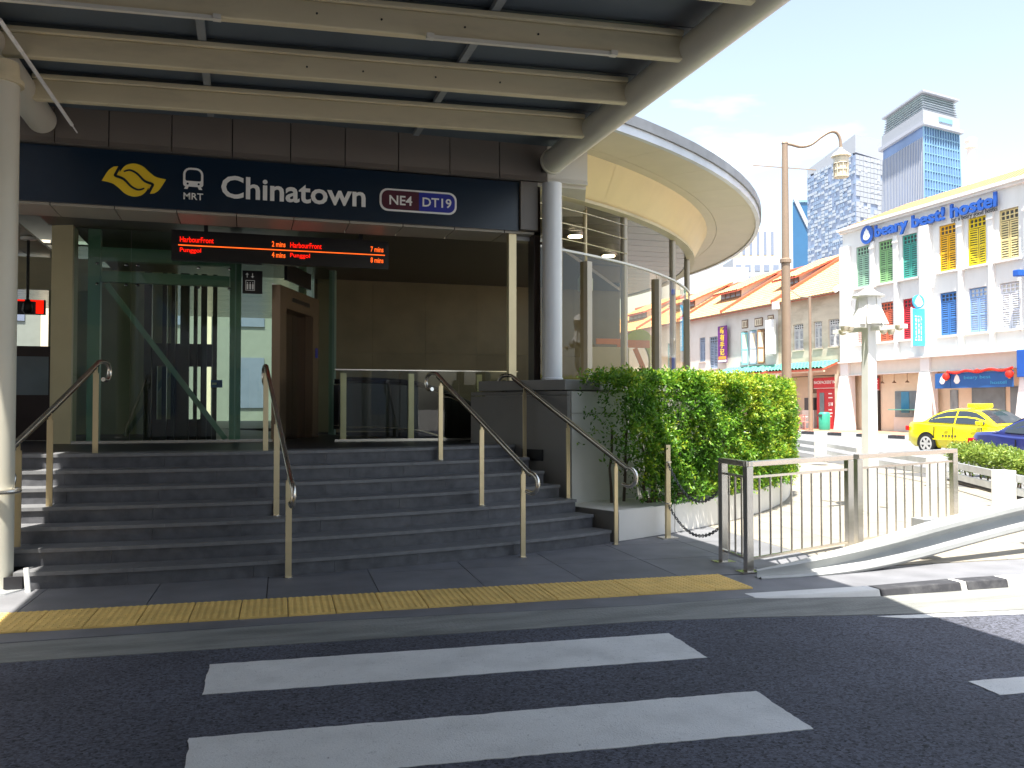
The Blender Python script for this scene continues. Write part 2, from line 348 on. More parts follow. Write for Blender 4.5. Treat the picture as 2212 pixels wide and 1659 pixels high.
def text(txt, name, m, parent, loc, rot, size=None, height=None, width=None, depth=.01, bold=0., align='LEFT', xs=1.0, spacing=1.0):
    cu = bpy.data.curves.new(name, 'FONT'); cu.body = txt; cu.extrude = depth / 2; cu.offset = bold; cu.align_x = 'LEFT'; cu.size = 1; cu.resolution_u = 3; cu.space_character = spacing
    o = bpy.data.objects.new('tmp', cu); COL.objects.link(o)
    dg = bpy.context.evaluated_depsgraph_get(); dg.update()
    me = bpy.data.meshes.new_from_object(o.evaluated_get(dg)); COL.objects.unlink(o); bpy.data.objects.remove(o)
    a = np.empty(len(me.vertices) * 3); me.vertices.foreach_get('co', a); a = a.reshape(-1, 3)
    if len(a) == 0: return None
    mn = a.min(0); mx = a.max(0)
    k = (height / (mx[1] - mn[1])) if height else (size or 1)
    kx = (width / (mx[0] - mn[0])) if width else k * xs
    a[:, 0] = (a[:, 0] - mn[0]) * kx; a[:, 1] = (a[:, 1] - (mn[1] if height else 0)) * k
    if align == 'CENTER': a[:, 0] -= a[:, 0].max() / 2
    me.vertices.foreach_set('co', a.ravel()); me.name = name; me.materials.clear(); me.materials.append(MATS[m])
    return inst(me, name, parent, loc, rot)
def struct(name, mb, m, **k): return tag(mb.build(name, m, **k), kind='structure')
C0 = (-.6, 20.2); C1 = (-.4, 20.1)
def pol(r, a, z=None, C=C0):
    p = (C[0] + r * sin(R(a)), C[1] - r * cos(R(a)))
    return p if z is None else (*p, z)
FRONT = (R(90), 0, 0)          # text facing -Y
WEST = (R(90), 0, R(-90))      # text facing -X
# ================================================================== SETTING: ground, roads, pavements
g = MB(); g.box(-600, -300, -.6, 700, 900, -.03); struct('ground', g, 'ground')
roadpoly = [(-40, -30), (14, -30), (14, 4.6), (9, 5.35), (5.84, 5.37), (3.59, 5.8), (2.88, 5.91), (.64, 6.03), (-1.44, 6.14), (-40, 8.2)]
r_ = MB().prism(roadpoly, -.03, 0); struct('road', r_, 'asphalt')
r_ = MB().prism([(14, -30), (30, -30), (30, 160), (22.3, 160), (22.3, 40), (18.3, 26), (15.8, 18), (13.9, 12), (11.8, 8), (14, 4.6)], -.028, .001); struct('main_road', r_, 'asphalt_far')
pv = [(-40, 8.5), (-1.51, 6.46), (.68, 6.43), (3.01, 6.22), (4.24, 6.2), (5.04, 6.03), (6.4, 6.0), (9, 5.6), (11.5, 8.0), (13.6, 12), (15.5, 18), (18, 26), (22, 40), (22, 160), (-40, 160)]
pave = struct('pavement', MB().prism(pv, -.03, .035), 'pave_base')
# kerb strip: a sloping concrete apron between road and pavement
ks = MB(); top = [(-12, 6.99), (-1.51, 6.44), (.68, 6.41), (3.01, 6.2), (4.24, 6.2), (5.04, 5.95), (6.4, 5.93), (9, 5.55)]
bot = [(-12, 6.69), (-1.44, 6.14), (.64, 6.03), (2.88, 5.91), (3.59, 5.8), (5.0, 5.5), (5.84, 5.37), (9, 4.9)]
vs = []; fs = []
for (a, b) in zip(bot, top): vs += [(a[0], a[1], -.02), (a[0], a[1], .004), (b[0], b[1], .048), (b[0], b[1], -.02)]
for i in range(len(top) - 1):
    for k in range(4): fs.append((4 * i + k, 4 * i + (k + 1) % 4, 4 * i + 4 + (k + 1) % 4, 4 * i + 4 + k))
ks.add(vs, fs); struct('kerb_apron', ks, 'kerb_conc')
# paving slabs
slab = mesh_of(MB().box(-.446, -.446, 0, .446, .446, .02), 'paving_slab', 'pave_slab')
slabp = mesh_of(MB().box(-.446, -.446, 0, .446, .446, .02), 'paving_slab', 'plaza')
def inpoly(x, y, P):
    c = False; j = len(P) - 1
    for i in range(len(P)):
        if (P[i][1] > y) != (P[j][1] > y) and x < (P[j][0] - P[i][0]) * (y - P[i][1]) / (P[j][1] - P[i][1]) + P[i][0]: c = not c
        j = i
    return c
th = R(-2.4)
n = 0
for j in range(0, 18):
    for i in range(-6, 16):
        x0, y0 = i * .9 + .33, j * .9 + 7.69
        x = x0 * cos(th) - y0 * sin(th); y = x0 * sin(th) + y0 * cos(th) + .02
        cs = [(x + a * .44, y + b * .44) for a in (-1, 1) for b in (-1, 1)]
        if not all(inpoly(a, b, pv) for a, b in cs): continue
        if hypot(x - C0[0], y - C0[1]) < 11.3: continue
        if n > 290: continue
        n += 1
        inst(slab if x < 5.4 else slabp, 'paving_slab', pave, (x, y, .032), (0, 0, th))
# narrow dark margin between tactile strip and apron
mg = MB().prism([(-6, 7.0), (-1.55, 6.46), (.68, 6.42), (3.01, 6.2), (4.24, 6.2), (5.0, 6.02), (6.4, 5.99), (9, 5.6), (10.2, 6.8), (5.3, 7.02), (-6, 7.32)], .0, .05); mg.build('paving_margin', 'pave_slab', pave)
# tactile strip
tb = MB().box(-.17, -.3, 0, .17, .3, .012)
for a in range(7):
    for b in range(12):
        x = -.15 + a * .05; y = -.275 + b * .05
        q = .016; p = .01
        tb.add([(x - q, y - q, .012), (x + q, y - q, .012), (x + q, y + q, .012), (x - q, y + q, .012), (x - p, y - p, .018), (x + p, y - p, .018), (x + p, y + p, .018), (x - p, y + p, .018)], [(4, 5, 6, 7), (0, 1, 5, 4), (1, 2, 6, 5), (2, 3, 7, 6), (3, 0, 4, 7)])
tm = mesh_of(tb, 'tactile_tile', 'tactile')
ts = thing('tactile_strip', (1.2, 6.87, .05), 'yellow strip of studded tactile tiles along the pavement edge', 'tactile paving')
for i in range(22):
    t = (i + .5) * .346; x = 4.14 - t; y = 6.775 + t * .0405
    inst(tm, 'tactile_tile', ts, (x, y, .05 + random.uniform(0, .002)), (0, 0, R(-2.2)))
# crossing bars and lines (painted markings, thin sheets on the road)
def sheet(name, pts, m, z=.004):
    rr = random.Random(len(name) + int(pts[0][1] * 10)); q = []
    for i in range(len(pts)):
        a = Vector(pts[i]); b = Vector(pts[(i + 1) % len(pts)]); k = max(2, int((b - a).length / .035)); nn = Vector((-(b - a).y, (b - a).x)).normalized(); w = 0
        for j in range(k): w = w * .4 + rr.uniform(-.004, .004) + (rr.uniform(-.006, .006) if rr.random() < .08 else 0); p = a.lerp(b, j / k) + nn * (w if j else 0); q.append((p.x, p.y))
    s = MB(); s.prism(q, z - .003, z); return s.build(name, m)
def mark(pts, label):
    o = sheet('crosswalk_bar', pts, 'paint_worn'); o['kind'] = 'structure'; return o
mark([(-.19, 5.72), (-.21, 5.14), (2.82, 4.95), (2.86, 5.55)], '')
mark([(-.24, 4.49), (-.24, 3.92), (2.70, 3.71), (2.75, 4.29)], '')
mark([(-.26, 3.25), (-.27, 2.65), (2.6, 2.45), (2.66, 3.05)], '')
mark([(4.02, 4.08), (4.0, 3.84), (7.2, 3.6), (7.25, 3.85)], '')
o = sheet('lane_line', [(4.60, 5.53), (4.75, 5.42), (9.2, 4.72), (9.2, 4.86)], 'paint_worn'); o['kind'] = 'structure'
# raised kerb blocks, black and white
kb = thing('kerb_blocks', (5.5, 5.9, 0), 'black and white painted kerb blocks at the road corner', 'kerb')
kp = [(3.95, 6.18, .052, .03), (4.98, 5.94, .10, .0), (5.78, 5.92, .115, 0), (5.84, 5.92, .115, 0), (6.27, 5.91, .115, 0), (7.5, 5.75, .12, 0), (8.7, 5.6, .12, 0)]
for i, m in enumerate(['kerb_white', 'kerb_black', 'kerb_white', 'kerb_black', 'kerb_white', 'kerb_black']):
    a, b = kp[i], kp[i + 1]
    s = MB(); h = lambda p, y, z: (p[0], p[1] + y, z)
    s.hexa([(a[0] + .004, a[1] - .02, .0), (b[0] - .004, b[1] - .02, .0), (b[0] - .004, b[1] + .16, .0), (a[0] + .004, a[1] + .16, .0), (a[0] + .004, a[1] + .01, a[2]), (b[0] - .004, b[1] + .01, b[2]), (b[0] - .004, b[1] + .16, b[2]), (a[0] + .004, a[1] + .16, a[2])])
    s.build('kerb_block', m, kb, bevel=.008)
# far pavement with its painted kerb
fp = struct('far_pavement', MB().box(30.3, -30, -.03, 60, 160, .15), 'floor_red')
fk = thing('far_kerb', (30.15, 38, 0), 'black and white painted kerb across the road before the shophouses', 'kerb')
y = 26; i = 0
while y < 56:
    L = 1.15; MB().box(30.0, y + .01, 0, 30.3, y + L - .01, .17).build('kerb_block', 'kerb_black' if i % 2 else 'kerb_white', fk); y += L; i += 1

# ================================================================== ENTRANCE STEPS
st = thing('entrance_steps', (1, 10.5, 0), 'flight of seven dark grey granite steps curving up to the station entrance', 'steps')
AZ0 = [-5.9, -6.6, -9, -9.3, -9.6, -9.9, -10.2]
for k in range(7):
    r1 = 12.02 - .283 * k; z1 = .05 + .15 * (k + 1); z0 = z1 - .15
    a0 = AZ0[k]; a1 = 22.25
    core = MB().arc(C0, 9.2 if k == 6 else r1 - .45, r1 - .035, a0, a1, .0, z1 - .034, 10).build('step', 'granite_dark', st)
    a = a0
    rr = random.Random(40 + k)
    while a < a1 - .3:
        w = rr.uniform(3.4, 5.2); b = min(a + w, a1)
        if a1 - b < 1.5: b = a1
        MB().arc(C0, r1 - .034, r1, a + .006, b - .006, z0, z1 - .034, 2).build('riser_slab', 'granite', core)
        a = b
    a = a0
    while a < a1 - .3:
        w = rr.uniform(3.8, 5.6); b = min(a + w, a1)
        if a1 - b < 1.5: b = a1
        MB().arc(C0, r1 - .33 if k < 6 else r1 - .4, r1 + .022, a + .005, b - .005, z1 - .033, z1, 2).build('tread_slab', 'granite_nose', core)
        a = b
# landing floor
lf = MB().arc(C0, .5, 10.0, -28, 24, .0, 1.096, 20); lf.box(-11, 20, 0, 9.6, 30, 1.096)
struct('concourse_floor', lf, 'granite_dark')
s = MB(); s.prism([(-2.62, 8.15), (-1.76, 8.2), (-1.78, 8.45), (-2.62, 8.6)], .03, .17); s.build('end_block', 'granite_dark', st)
s = MB().tube([(-1.7, 8.12, .05), (-1.72, 8.14, .25)], .022, 10); tag(s.build('marker_post', 'white_metal'), 'short white marker stub at the foot of the steps beside the left column', 'marker')

# ================================================================== STATION BUILDING
sb = thing('station_building', (0, 14, 0), 'round roofed station entrance building with beige fascia, curved glass wall and stone interior', 'station')
def part(mb, name, m, **k): return mb.build(name, m, sb, **k)
# fascia over the sign: panels with a lip, soffit panels under the sign
jx = [-3.9, -3.27, -2.64, -2.02, -1.47, -.81, -.15, .51, 1.15, 1.8, 2.45, 3.1, 3.74, 4.31]
for i in range(len(jx) - 1):
    a, b = jx[i] + .006, jx[i + 1] - .006
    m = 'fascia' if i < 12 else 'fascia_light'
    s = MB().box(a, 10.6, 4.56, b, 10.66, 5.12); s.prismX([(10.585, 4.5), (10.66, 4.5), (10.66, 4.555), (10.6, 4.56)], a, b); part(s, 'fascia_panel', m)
part(MB().box(-4, 10.665, 4.52, 4.30, 10.85, 5.1), 'fascia_back', 'dark_frame')
part(MB().prism([(3.5, 10.67), (4.31, 10.67), (4.9, 12.2), (3.7, 12.6), (3.5, 11.8)], 4.46, 4.505), 'soffit_corner', 'fascia_light')
for i in range(-5, 6):
    a = i * .66 - .1
    part(MB().box(a + .006, 10.72, 3.83, a + .654, 11.35, 3.86), 'soffit_panel', 'fascia_mid')
part(MB().prism([(-2.45, 11.36), (3.3, 11.36), (4.15, 11.7), (7.5, 16.6), (-2.2, 16.6), (-2.2, 12.95), (-2.45, 12.6)], 3.96, 4.02), 'ceiling', 'dark_soffit')
part(MB().box(-4, 10.87, 4.02, 3.3, 10.93, 4.5), 'bulkhead', 'dark_frame')
part(MB().box(-3.9, 11.355, 3.84, 3.35, 11.42, 4.3), 'bulkhead', 'dark_frame')
# white inner post right of the opening, brown door frame, steel pier
part(MB().box(3.27, 10.75, 1.9, 3.37, 10.85, 3.86), 'opening_post', 'steel_post')
part(MB().box(3.39, 10.62, 3.87, 3.62, 10.7, 4.49), 'sign_end_plate', 'fascia')
part(MB().box(3.60, 10.72, 1.92, 3.69, 10.95, 4.49), 'opening_post', 'brown_frame')
part(MB().box(3.40, 10.9, 3.78, 3.95, 10.94, 3.83), 'transom', 'white_metal')
# planks of the round ceiling: right bay and left bay
for i in range(40):
    y0 = 10.7 + i * .5
    yy = max(abs(y0 - C1[1]), abs(y0 + .5 - C1[1])); hq = lambda y_: math.sqrt(max(9.95 ** 2 - (y_ - C1[1]) ** 2, .01)); ha, hb = hq(y0 + .01), hq(y0 + .49); xl = 3.5 if y0 < 17 else None
    if C1[0] + max(ha, hb) > 3.6: part(MB().prism([(3.5 if xl else C1[0] - ha, y0 + .01), (max(C1[0] + ha, 3.52), y0 + .01), (max(C1[0] + hb, 3.52), y0 + .49), (3.5 if xl else C1[0] - hb, y0 + .49)], 4.47, 4.5), 'ceiling_plank', 'plank')
for i in range(18):
    x0 = -3.2 - i * .42
    part(MB().prism([(x0, 10.95 + i * .12), (x0 + .41, 10.95 + i * .1), (x0 + .41, 19), (x0, 19)], 3.93, 3.96), 'ceiling_plank', 'plank')
for (x, y) in ((5.3, 13.6), (6.6, 15.2)):
    dl = thing('downlight', (x, y, 4.44), 'round ceiling downlight behind the glass, %s' % ('nearer the white column' if x < 6 else 'farther along the curve'), 'downlight', 'downlights in the round ceiling')
    MB().lathe((x, y, 4.44), [(.16, .03), (.16, 0), (.13, 0)], 20).build('trim_ring', 'steel', dl); MB().lathe((x, y, 4.43), [(.12, 0), (.12, .01)], 20).build('lens', 'lamp_glow', dl)
# round roof
az = lambda k, n, a0, a1: a0 + (a1 - a0) * k / n
def ring(C, r0, r1, z0, z1, a0, a1, n, gap=.014):
    out = []
    for k in range(n): out.append(MB().arc(C, r0, r1, az(k, n, a0, a1) + gap, az(k + 1, n, a0, a1) - gap, z0, z1, 5))
    return out
CR = (-1.03, 20.53); CI = (-.6, 20.12)
for mb in ring(CR, 11.28, 12.0, 5.0, 5.04, 20, 200, 30): part(mb, 'roof_soffit_panel', 'roof_under')
for mb in ring(CR, 9.7, 11.272, 5.0, 5.04, 20, 200, 30): part(mb, 'roof_soffit_panel', 'roof_under')
for mb in ring(C0, 10.3, 11.98, 5.02, 5.06, -90, -10, 10): part(mb, 'roof_soffit_panel', 'roof_under')
part(MB().arc(CR, 12.0, 12.07, 20, 200, 4.97, 5.078, 60), 'roof_rim', 'rim_metal', smooth=True)
part(MB().arc(CR, 11.9, 12.10, 20, 200, 5.08, 5.215, 60), 'roof_cap', 'rim_cap', smooth=True)
part(MB().arc(C0, 11.98, 12.1, -90, -10, 4.99, 5.18, 30), 'roof_rim', 'rim_metal')
part(MB().arc(CR, .2, 11.88, 19.5, 200, 5.06, 5.11, 60).arc(C0, .2, 11.9, -90, -10, 5.07, 5.12, 30).arc(C0, .2, 9.4, -10, 19.5, 5.07, 5.12, 8), 'roof_deck', 'panel_grey')
# drum: leaning panels from the lower ring to the soffit
def drum(a0, a1):
    s = MB(); n_ = 5; vs = []; fs = []
    for i in range(n_ + 1):
        a = a0 + (a1 - a0) * i / n_
        vs += [pol(10.06, a, 4.5, C1), pol(10.52, a, 4.998, CI), pol(10.42, a, 4.998, CI), pol(9.96, a, 4.5, C1)]
    for i in range(n_):
        for k in range(4): fs.append((4 * i + k, 4 * i + (k + 1) % 4, 4 * i + 4 + (k + 1) % 4, 4 * i + 4 + k))
    return s.add(vs, fs)
for k in range(20):
    a = 25.6 + k * 6.5; part(drum(a + .015, a + 6.485), 'drum_panel', 'drum', smooth=True)
part(MB().arc(C1, 9.94, 10.1, 24, 150, 4.455, 4.5, 50), 'drum_edge', 'cream')
# glass wall on its plinth
for i, (a0, a1) in enumerate([(24.5, 27.1), (27.1, 30.2), (30.2, 36.4), (36.4, 42.6), (42.6, 48.7), (48.7, 56.9)]):
    part(MB().arc(C1, 9.985, 10.0, a0 + .1, a1 - .1, 1.93, 3.72, 4), 'glass_pane', 'glass_tan')
for a in (27.1, 36.4, 48.7, 60.5):
    p = pol(9.95, a, 0, C1); part(MB().tube([(p[0], p[1], 1.9), (p[0], p[1], 4.47)], .055, 12), 'mullion_post', 'mullion', smooth=True)
for a, zt in ((30.2, 3.7), (42.6, 3.7), (54.8, 3.6)):
    p = pol(10.0, a, 0, C1); q = pol(9.84, a + .25, 0, C1)
    part(MB().bar((p[0], p[1], 1.92), (p[0], p[1], zt - .06), .11, .13, up=(sin(R(a)), -cos(R(a)), 0)), 'glass_fin', 'mullion')
part(MB().arc(C1, 9.97, 10.02, 24.5, 60, 3.73, 3.758, 30), 'glass_rail', 'white_metal')
for z in (3.9, 4.12, 4.33):
    part(MB().tube([pol(10.0, a, z, C1) for a in (24.5, 27.1, 30.2, 36.4)], .009, 6), 'tension_wire', 'steel')
for a, z in ((27.6, 3.3), (32.0, 3.25)):
    p = pol(9.75, a, 0, C1)
    hc = thing('hanging_camera', (p[0], p[1], z), 'pale blue dome camera on a rod behind the glass, %s' % ('beside the white column' if a < 30 else 'farther right of it'), 'camera', 'hanging cameras')
    MB().tube([(p[0], p[1], z + .33), (p[0], p[1], 4.47)], .03, 10).build('rod', 'steel_post', hc)
    MB().lathe((p[0], p[1], z), [(.05, 0), (.11, .03), (.115, .2), (.05, .3), (.03, .34)], 14).build('housing', 'hanging_cam', hc, smooth=True)
    MB().lathe((p[0], p[1], z - .07), [(.015, 0), (.055, .02), (.07, .07)], 14).build('dome', 'car_glass', hc, smooth=True)
# plinth / flank block with its coping
fl = MB(); P = [pol(9.7, 22.35), pol(11.12, 23.4), pol(11.12, 26), pol(11.12, 40), pol(11.12, 60), pol(11.1, 80), pol(10.0, 80), pol(9.9, 60), pol(9.8, 40), pol(9.7, 26)]
s = MB().prism(P, .0, 1.78); blk = part(s, 'plinth_core', 'block_light')
# dark side cladding on the flank facing the steps
A = Vector(pol(9.7, 22.3)); B = Vector(pol(11.135, 23.35))
def flank(t0, t1, z0, z1, th_, m, name='cladding_panel'):
    d = (B - A); nn = Vector((-d.y, d.x)).normalized(); nn = -nn if nn.x > 0 else nn
    p = A + d * t0; q = A + d * t1
    s = MB().prism([tuple(p), tuple(q), tuple(q + nn * th_), tuple(p + nn * th_)], z0, z1); return part(s, name, m)
flank(-.15, 1.0, 0, 1.72, .05, 'block_dark'); flank(-.15, 1.0, 1.735, 1.78, .05, 'block_dark')
s = MB().prism([tuple(A + Vector((-.12, -.1))), tuple(B + Vector((-.07, -.03))), pol(11.17, 25.9), pol(9.66, 25.9)], 1.79, 1.92); part(s, 'coping', 'block_dark', bevel=.01)
for k in range(9): part(MB().arc(C0, 9.66, 11.17, 26.0 + k * 6, 31.9 + k * 6, 1.79, 1.92, 4), 'coping', 'block_light', bevel=.006)
for k in range(9):
    for z0, z1 in ((.0, 1.50), (1.51, 1.775)): part(MB().arc(C0, 11.121, 11.15, 23.45 + k * 5.2, 28.6 + k * 5.2, z0, z1, 4), 'cladding_panel', 'block_light')
d = (B - A).normalized(); nn = Vector((d.y, -d.x)); nn = -nn if nn.x > 0 else nn
pm = A + (B - A) * .62 + nn * .065
tag(MB().bar((*(pm - d * .17), .98), (*(pm + d * .17), .98), .02, .14).build('step_light', 'dark_frame'), 'black recessed wall light in the dark flank wall beside the steps', 'wall light')
# columns of the entrance (building's own white column on the plinth)
part(MB().lathe((3.78, 10.52, 0), [(.14, 1.92), (.14, 1.95), (.128, 1.96), (.128, 4.46)], 28), 'column', 'white_col', smooth=True)
# interior walls
for i in range(6):
    for j in range(2):
        part(MB().box(1.3 + i * 1.02, 16.5, 1.1 + j * 1.5, 1.3 + i * 1.02 + 1.017, 16.56, 1.1 + j * 1.5 + (1.497 if j == 0 else 1.46)), 'wall_panel', 'stone_wall')
part(MB().box(1.25, 16.57, 1.1, 7.45, 16.8, 5.0), 'wall_core', 'dark_frame')
part(MB().box(3.4, 16.40, 4.13, 7.4, 16.5, 4.46), 'wall_bulkhead', 'stone_wall')
part(MB().box(-3.2, 16.5, 1.1, -1.15, 16.7, 4.0), 'side_wall', 'olive_wall')
part(MB().prism([(-2.42, 12.62), (-2.15, 12.5), (-2.15, 12.9), (-2.4, 13.4)], 1.1, 3.96), 'pillar', 'beige_pillar')
part(MB().box(-2.46, 12.9, 1.9, -2.40, 13.15, 2.75), 'pillar_notice', 'dark_frame')
# left side door with dark frame
dr = part(MB().box(-3.4, 13.9, 1.1, -2.45, 13.96, 2.45), 'door', 'brown_frame')
MB().box(-3.25, 13.87, 1.75, -2.68, 13.9, 2.3).build('door_pane', 'shop_glass', dr)
# sloping glass behind door, bright far canopy
part(MB().box(-4.2, 15.0, 3.4, -2.3, 15.1, 3.9), 'far_lintel', 'cream')
# ================================================================== CANOPY (covered drop-off)
cp = thing('canopy', (.8, 4, 4.5), 'cream tubular steel canopy with dark grey roof panels over the crossing', 'canopy')
cpp = lambda mb, name, m, **k: mb.build(name, m, cp, **k)
cpp(MB().tube([(3.74, -12, 4.7), (3.73, 10.32, 4.7)], .15, 28).tube([(3.73, 10.32, 4.7), (3.73, 10.36, 4.7)], .165, 28), 'edge_pipe', 'cream_pipe', smooth=True)
cpp(MB().tube([(-2.12, -12, 4.7), (-2.12, 10.45, 4.7)], .15, 28), 'edge_pipe', 'cream_pipe', smooth=True)
cpp(MB().box(3.66, 10.36, 4.62, 3.8, 10.6, 4.78), 'bracket', 'dark_frame'); cpp(MB().box(-2.2, 10.45, 4.62, -2.04, 10.6, 4.78), 'bracket', 'dark_frame')
sl = -.0838
for k in range(-14, 4):
    yb = 6.98 + 1.137 * (k - 1)        # Y at X = 0.86
    L = (-2.0, yb - sl * 2.86 - 0); Rr = (3.62, yb + sl * 2.76)
    s = MB(); s.bar((L[0], L[1], 4.70), (Rr[0], Rr[1], 4.70), .09, .2); s.bar((L[0], L[1], 4.825), (Rr[0], Rr[1], 4.825), .15, .05)
    bm_ = cpp(s, 'beam', 'cream', bevel=.012)
    if k >= 0:
        for t in (.18, .45, .54, .66, .77):
            if k in (1, 2) and random.random() < .7:
                x = L[0] + (Rr[0] - L[0]) * t; y = L[1] + (Rr[1] - L[1]) * t
                MB().tube([(x, y - .052, 4.7), (x, y - .044, 4.7)], .009, 8).build('bolt_hole', 'dark_frame', bm_)
# roof panels between beams, with purlins
xs = [-2.42, -.38, 1.96, 4.12]
for k in range(-14, 4):
    y0 = 6.98 + 1.137 * (k - 1)
    for i in range(3):
        a, b = xs[i] + .03, xs[i + 1] - .03
        ya = lambda x, yy: yy + sl * (x - .86)
        y1 = y0 + 1.137
        if k == 3: y1 = y0 + 1.137   # last full strip before the flashing
        pts = [(a, ya(a, y0) + .01), (b, ya(b, y0) + .01), (b, ya(b, y1) - .01), (a, ya(a, y1) - .01)]
        cpp(MB().prism(pts, 4.905, 4.93), 'roof_panel', 'panel_grey')
cpp(MB().prism([(-2.42, 10.3), (4.12, 9.6), (4.12, 10.62), (-2.42, 10.62)], 4.97, 4.985), 'end_flashing', 'panel_grey')
for x in xs[1:3]:
    cpp(MB().box(x - .035, -10, 4.852, x + .035, 10.3, 4.90), 'purlin', 'panel_trim')
for x in (-2.42, 4.12):
    cpp(MB().box(x - .05, -10, 4.86, x + .05, 10.55, 4.97), 'roof_edge', 'galv')
for (x, k) in ((-1.0, 1), (2.2, 1), (-.2, 0), (.2, 2)):
    y = 6.98 + 1.137 * (k - 1) + sl * (x - .86) - .06
    if k == 2 : continue
    cpp(MB().bar((x - .75, y + .06, 4.585), (x + .75, y - .06, 4.585), .035, .03), 'conduit', 'tube_white')
    for sgn in (-1, 1): cpp(MB().box(x + sgn * .78 - .03, y - sgn * .06 - .03, 4.57, x + sgn * .78 + .03, y - sgn * .06 + .03, 4.61), 'conduit_clip', 'tube_white')
cpp(MB().tube([(-1.85, 7.62, 4.62), (-1.72, 9.87, 4.5)], .018, 8).tube([(-1.72, 9.85, 4.5), (-1.71, 10.1, 4.49)], .009, 6), 'tie_rod', 'white_metal')
cpp(MB().prism([(-2.46, -10), (4.16, -10), (4.16, 10.3), (-2.46, 10.3)], 4.945, 4.96), 'roof_sheet', 'panel_grey')
colm = thing('canopy_column', (-2.0, 8.3, 0), 'cream painted round column with collar at the left front of the steps', 'column')
MB().lathe((-2.0, 8.3, 0), [(.17, .0), (.17, .06), (.148, .07), (.148, 4.33)], 32).build('shaft', 'cream_pipe', colm, smooth=True)
MB().lathe((-2.0, 8.3, 0), [(.18, 4.33), (.18, 4.37), (.15, 4.38), (.14, 4.52)], 28).build('collar', 'cream', colm, smooth=True)
MB().lathe((-2.0, 8.3, 0), [(.3, .04), (.3, .065), (.18, .065)], 6).build('base_plate', 'galv', colm)
for sx in (-3.55,):
    c2 = thing('canopy_column', (3.74, sx, 0), 'round canopy column behind the viewer', 'column')
    MB().lathe((3.74, sx, 0), [(.152, .0), (.152, 4.56)], 24).build('shaft', 'cream_pipe', c2, smooth=True)

# ================================================================== STATION SIGN
sg = thing('station_sign', (.5, 10.7, 3.85), 'long navy blue sign board reading Chinatown above the entrance steps', 'sign')
bd = MB().box(-3.2, 10.68, 3.86, 3.385, 10.76, 4.49).build('board', 'sign_navy', sg)
YS = 10.677
def poly_plate(pts, name, m, parent, y, t=.006):
    return MB().prismY([(x, z) for x, z in pts][::-1], y - t, y).build(name, m, parent)
def smooth_poly(pts, it=2):
    for _ in range(it):
        q = []
        for i in range(len(pts)):
            a, b = pts[i], pts[(i + 1) % len(pts)]
            if len(a) > 2 and a[2]: q.append(a)
            else: q.append((a[0] * .75 + b[0] * .25, a[1] * .75 + b[1] * .25)) if False else q.append(a)
        pts = q
    return pts
def bez(P, n_=8):   # catmull-rom through points (open)
    out = []
    for i in range(len(P) - 1):
        p0 = P[max(i - 1, 0)]; p1 = P[i]; p2 = P[i + 1]; p3 = P[min(i + 2, len(P) - 1)]
        for k in range(n_):
            t = k / n_; out.append(tuple(.5 * (2 * p1[j] + (p2[j] - p0[j]) * t + (2 * p0[j] - 5 * p1[j] + 4 * p2[j] - p3[j]) * t * t + (3 * p1[j] - p0[j] - 3 * p2[j] + p3[j]) * t ** 3) for j in range(len(p1))))
    out.append(tuple(P[-1])); return out
LX = lambda u, v: (-1.212 + (u - 868) * .00160, 4.165 - (v - 1167) * .00180 + (u - 868) * .00016)
half = bez([(735, 1079), (700, 1103), (657, 1166)])[:-1] + bez([(657, 1166), (725, 1184), (768, 1215), (810, 1252), (860, 1271), (905, 1268), (938, 1250), (970, 1208)], 6)[:-1]
rot = [(1736 - u, 2334 - v) for u, v in half]
# half outline: left wing + lower body, then its point mirror
outl = [(772, 1078)] + half + [(940, 1254 - 10)] 
A_ = [(772, 1077)] + half + [(970, 1206)]
seam = bez([(970, 1206), (930, 1180), (890, 1145), (850, 1112), (812, 1104)], 4)
lw = [LX(*p) for p in [(772, 1077)] + half + [(970, 1206), (925, 1172), (880, 1140), (840, 1112), (806, 1096), (790, 1102), (770, 1130)][0:1]]
low_poly = [(772, 1077)] + half + [(970, 1206)] + bez([(970, 1206), (915, 1172), (875, 1132), (835, 1108), (800, 1104)], 4)[1:] + [(770, 1128)]
up_poly = [(1736 - u, 2334 - v) for u, v in low_poly]
def ngon(pts, name, m, parent, y, t):
    me = bpy.data.meshes.new(name); bm = bmesh.new(); vs = [bm.verts.new((x, y, z)) for x, z in pts]
    f = bm.faces.new(vs); r = bmesh.ops.triangulate(bm, faces=[f]); ex = bmesh.ops.extrude_face_region(bm, geom=bm.faces[:]); bmesh.ops.translate(bm, verts=[v for v in ex['geom'] if isinstance(v, bmesh.types.BMVert)], vec=(0, -t, 0))
    bmesh.ops.recalc_face_normals(bm, faces=bm.faces); bm.to_mesh(me); bm.free(); me.materials.append(MATS[m]); return inst(me, name, parent, (0, 0, 0))
ngon([LX(*p) for p in low_poly], 'emblem', 'sign_yellow', sg, YS, .006)
ngon([LX(*p) for p in up_poly], 'emblem', 'sign_yellow', sg, YS - .001, .006)
def ribbon(path, w, name, m, parent, y):
    P = bez(path, 6); s = MB(); vs = []; n_ = len(P)
    for i, p in enumerate(P):
        a = P[max(i - 1, 0)]; b = P[min(i + 1, n_ - 1)]; d = Vector((b[0] - a[0], b[1] - a[1])).normalized(); nx, ny = -d.y, d.x
        ww = w if not isinstance(w, list) else w[0] + (w[1] - w[0]) * i / (n_ - 1)
        q1 = LX(p[0] + nx * ww, p[1] + ny * ww); q2 = LX(p[0] - nx * ww, p[1] - ny * ww); vs += [(q1[0], y, q1[1]), (q2[0], y, q2[1])]
    fs = [(2 * i, 2 * i + 1, 2 * i + 3, 2 * i + 2) for i in range(n_ - 1)]
    return s.add(vs, fs).build(name, m, parent)
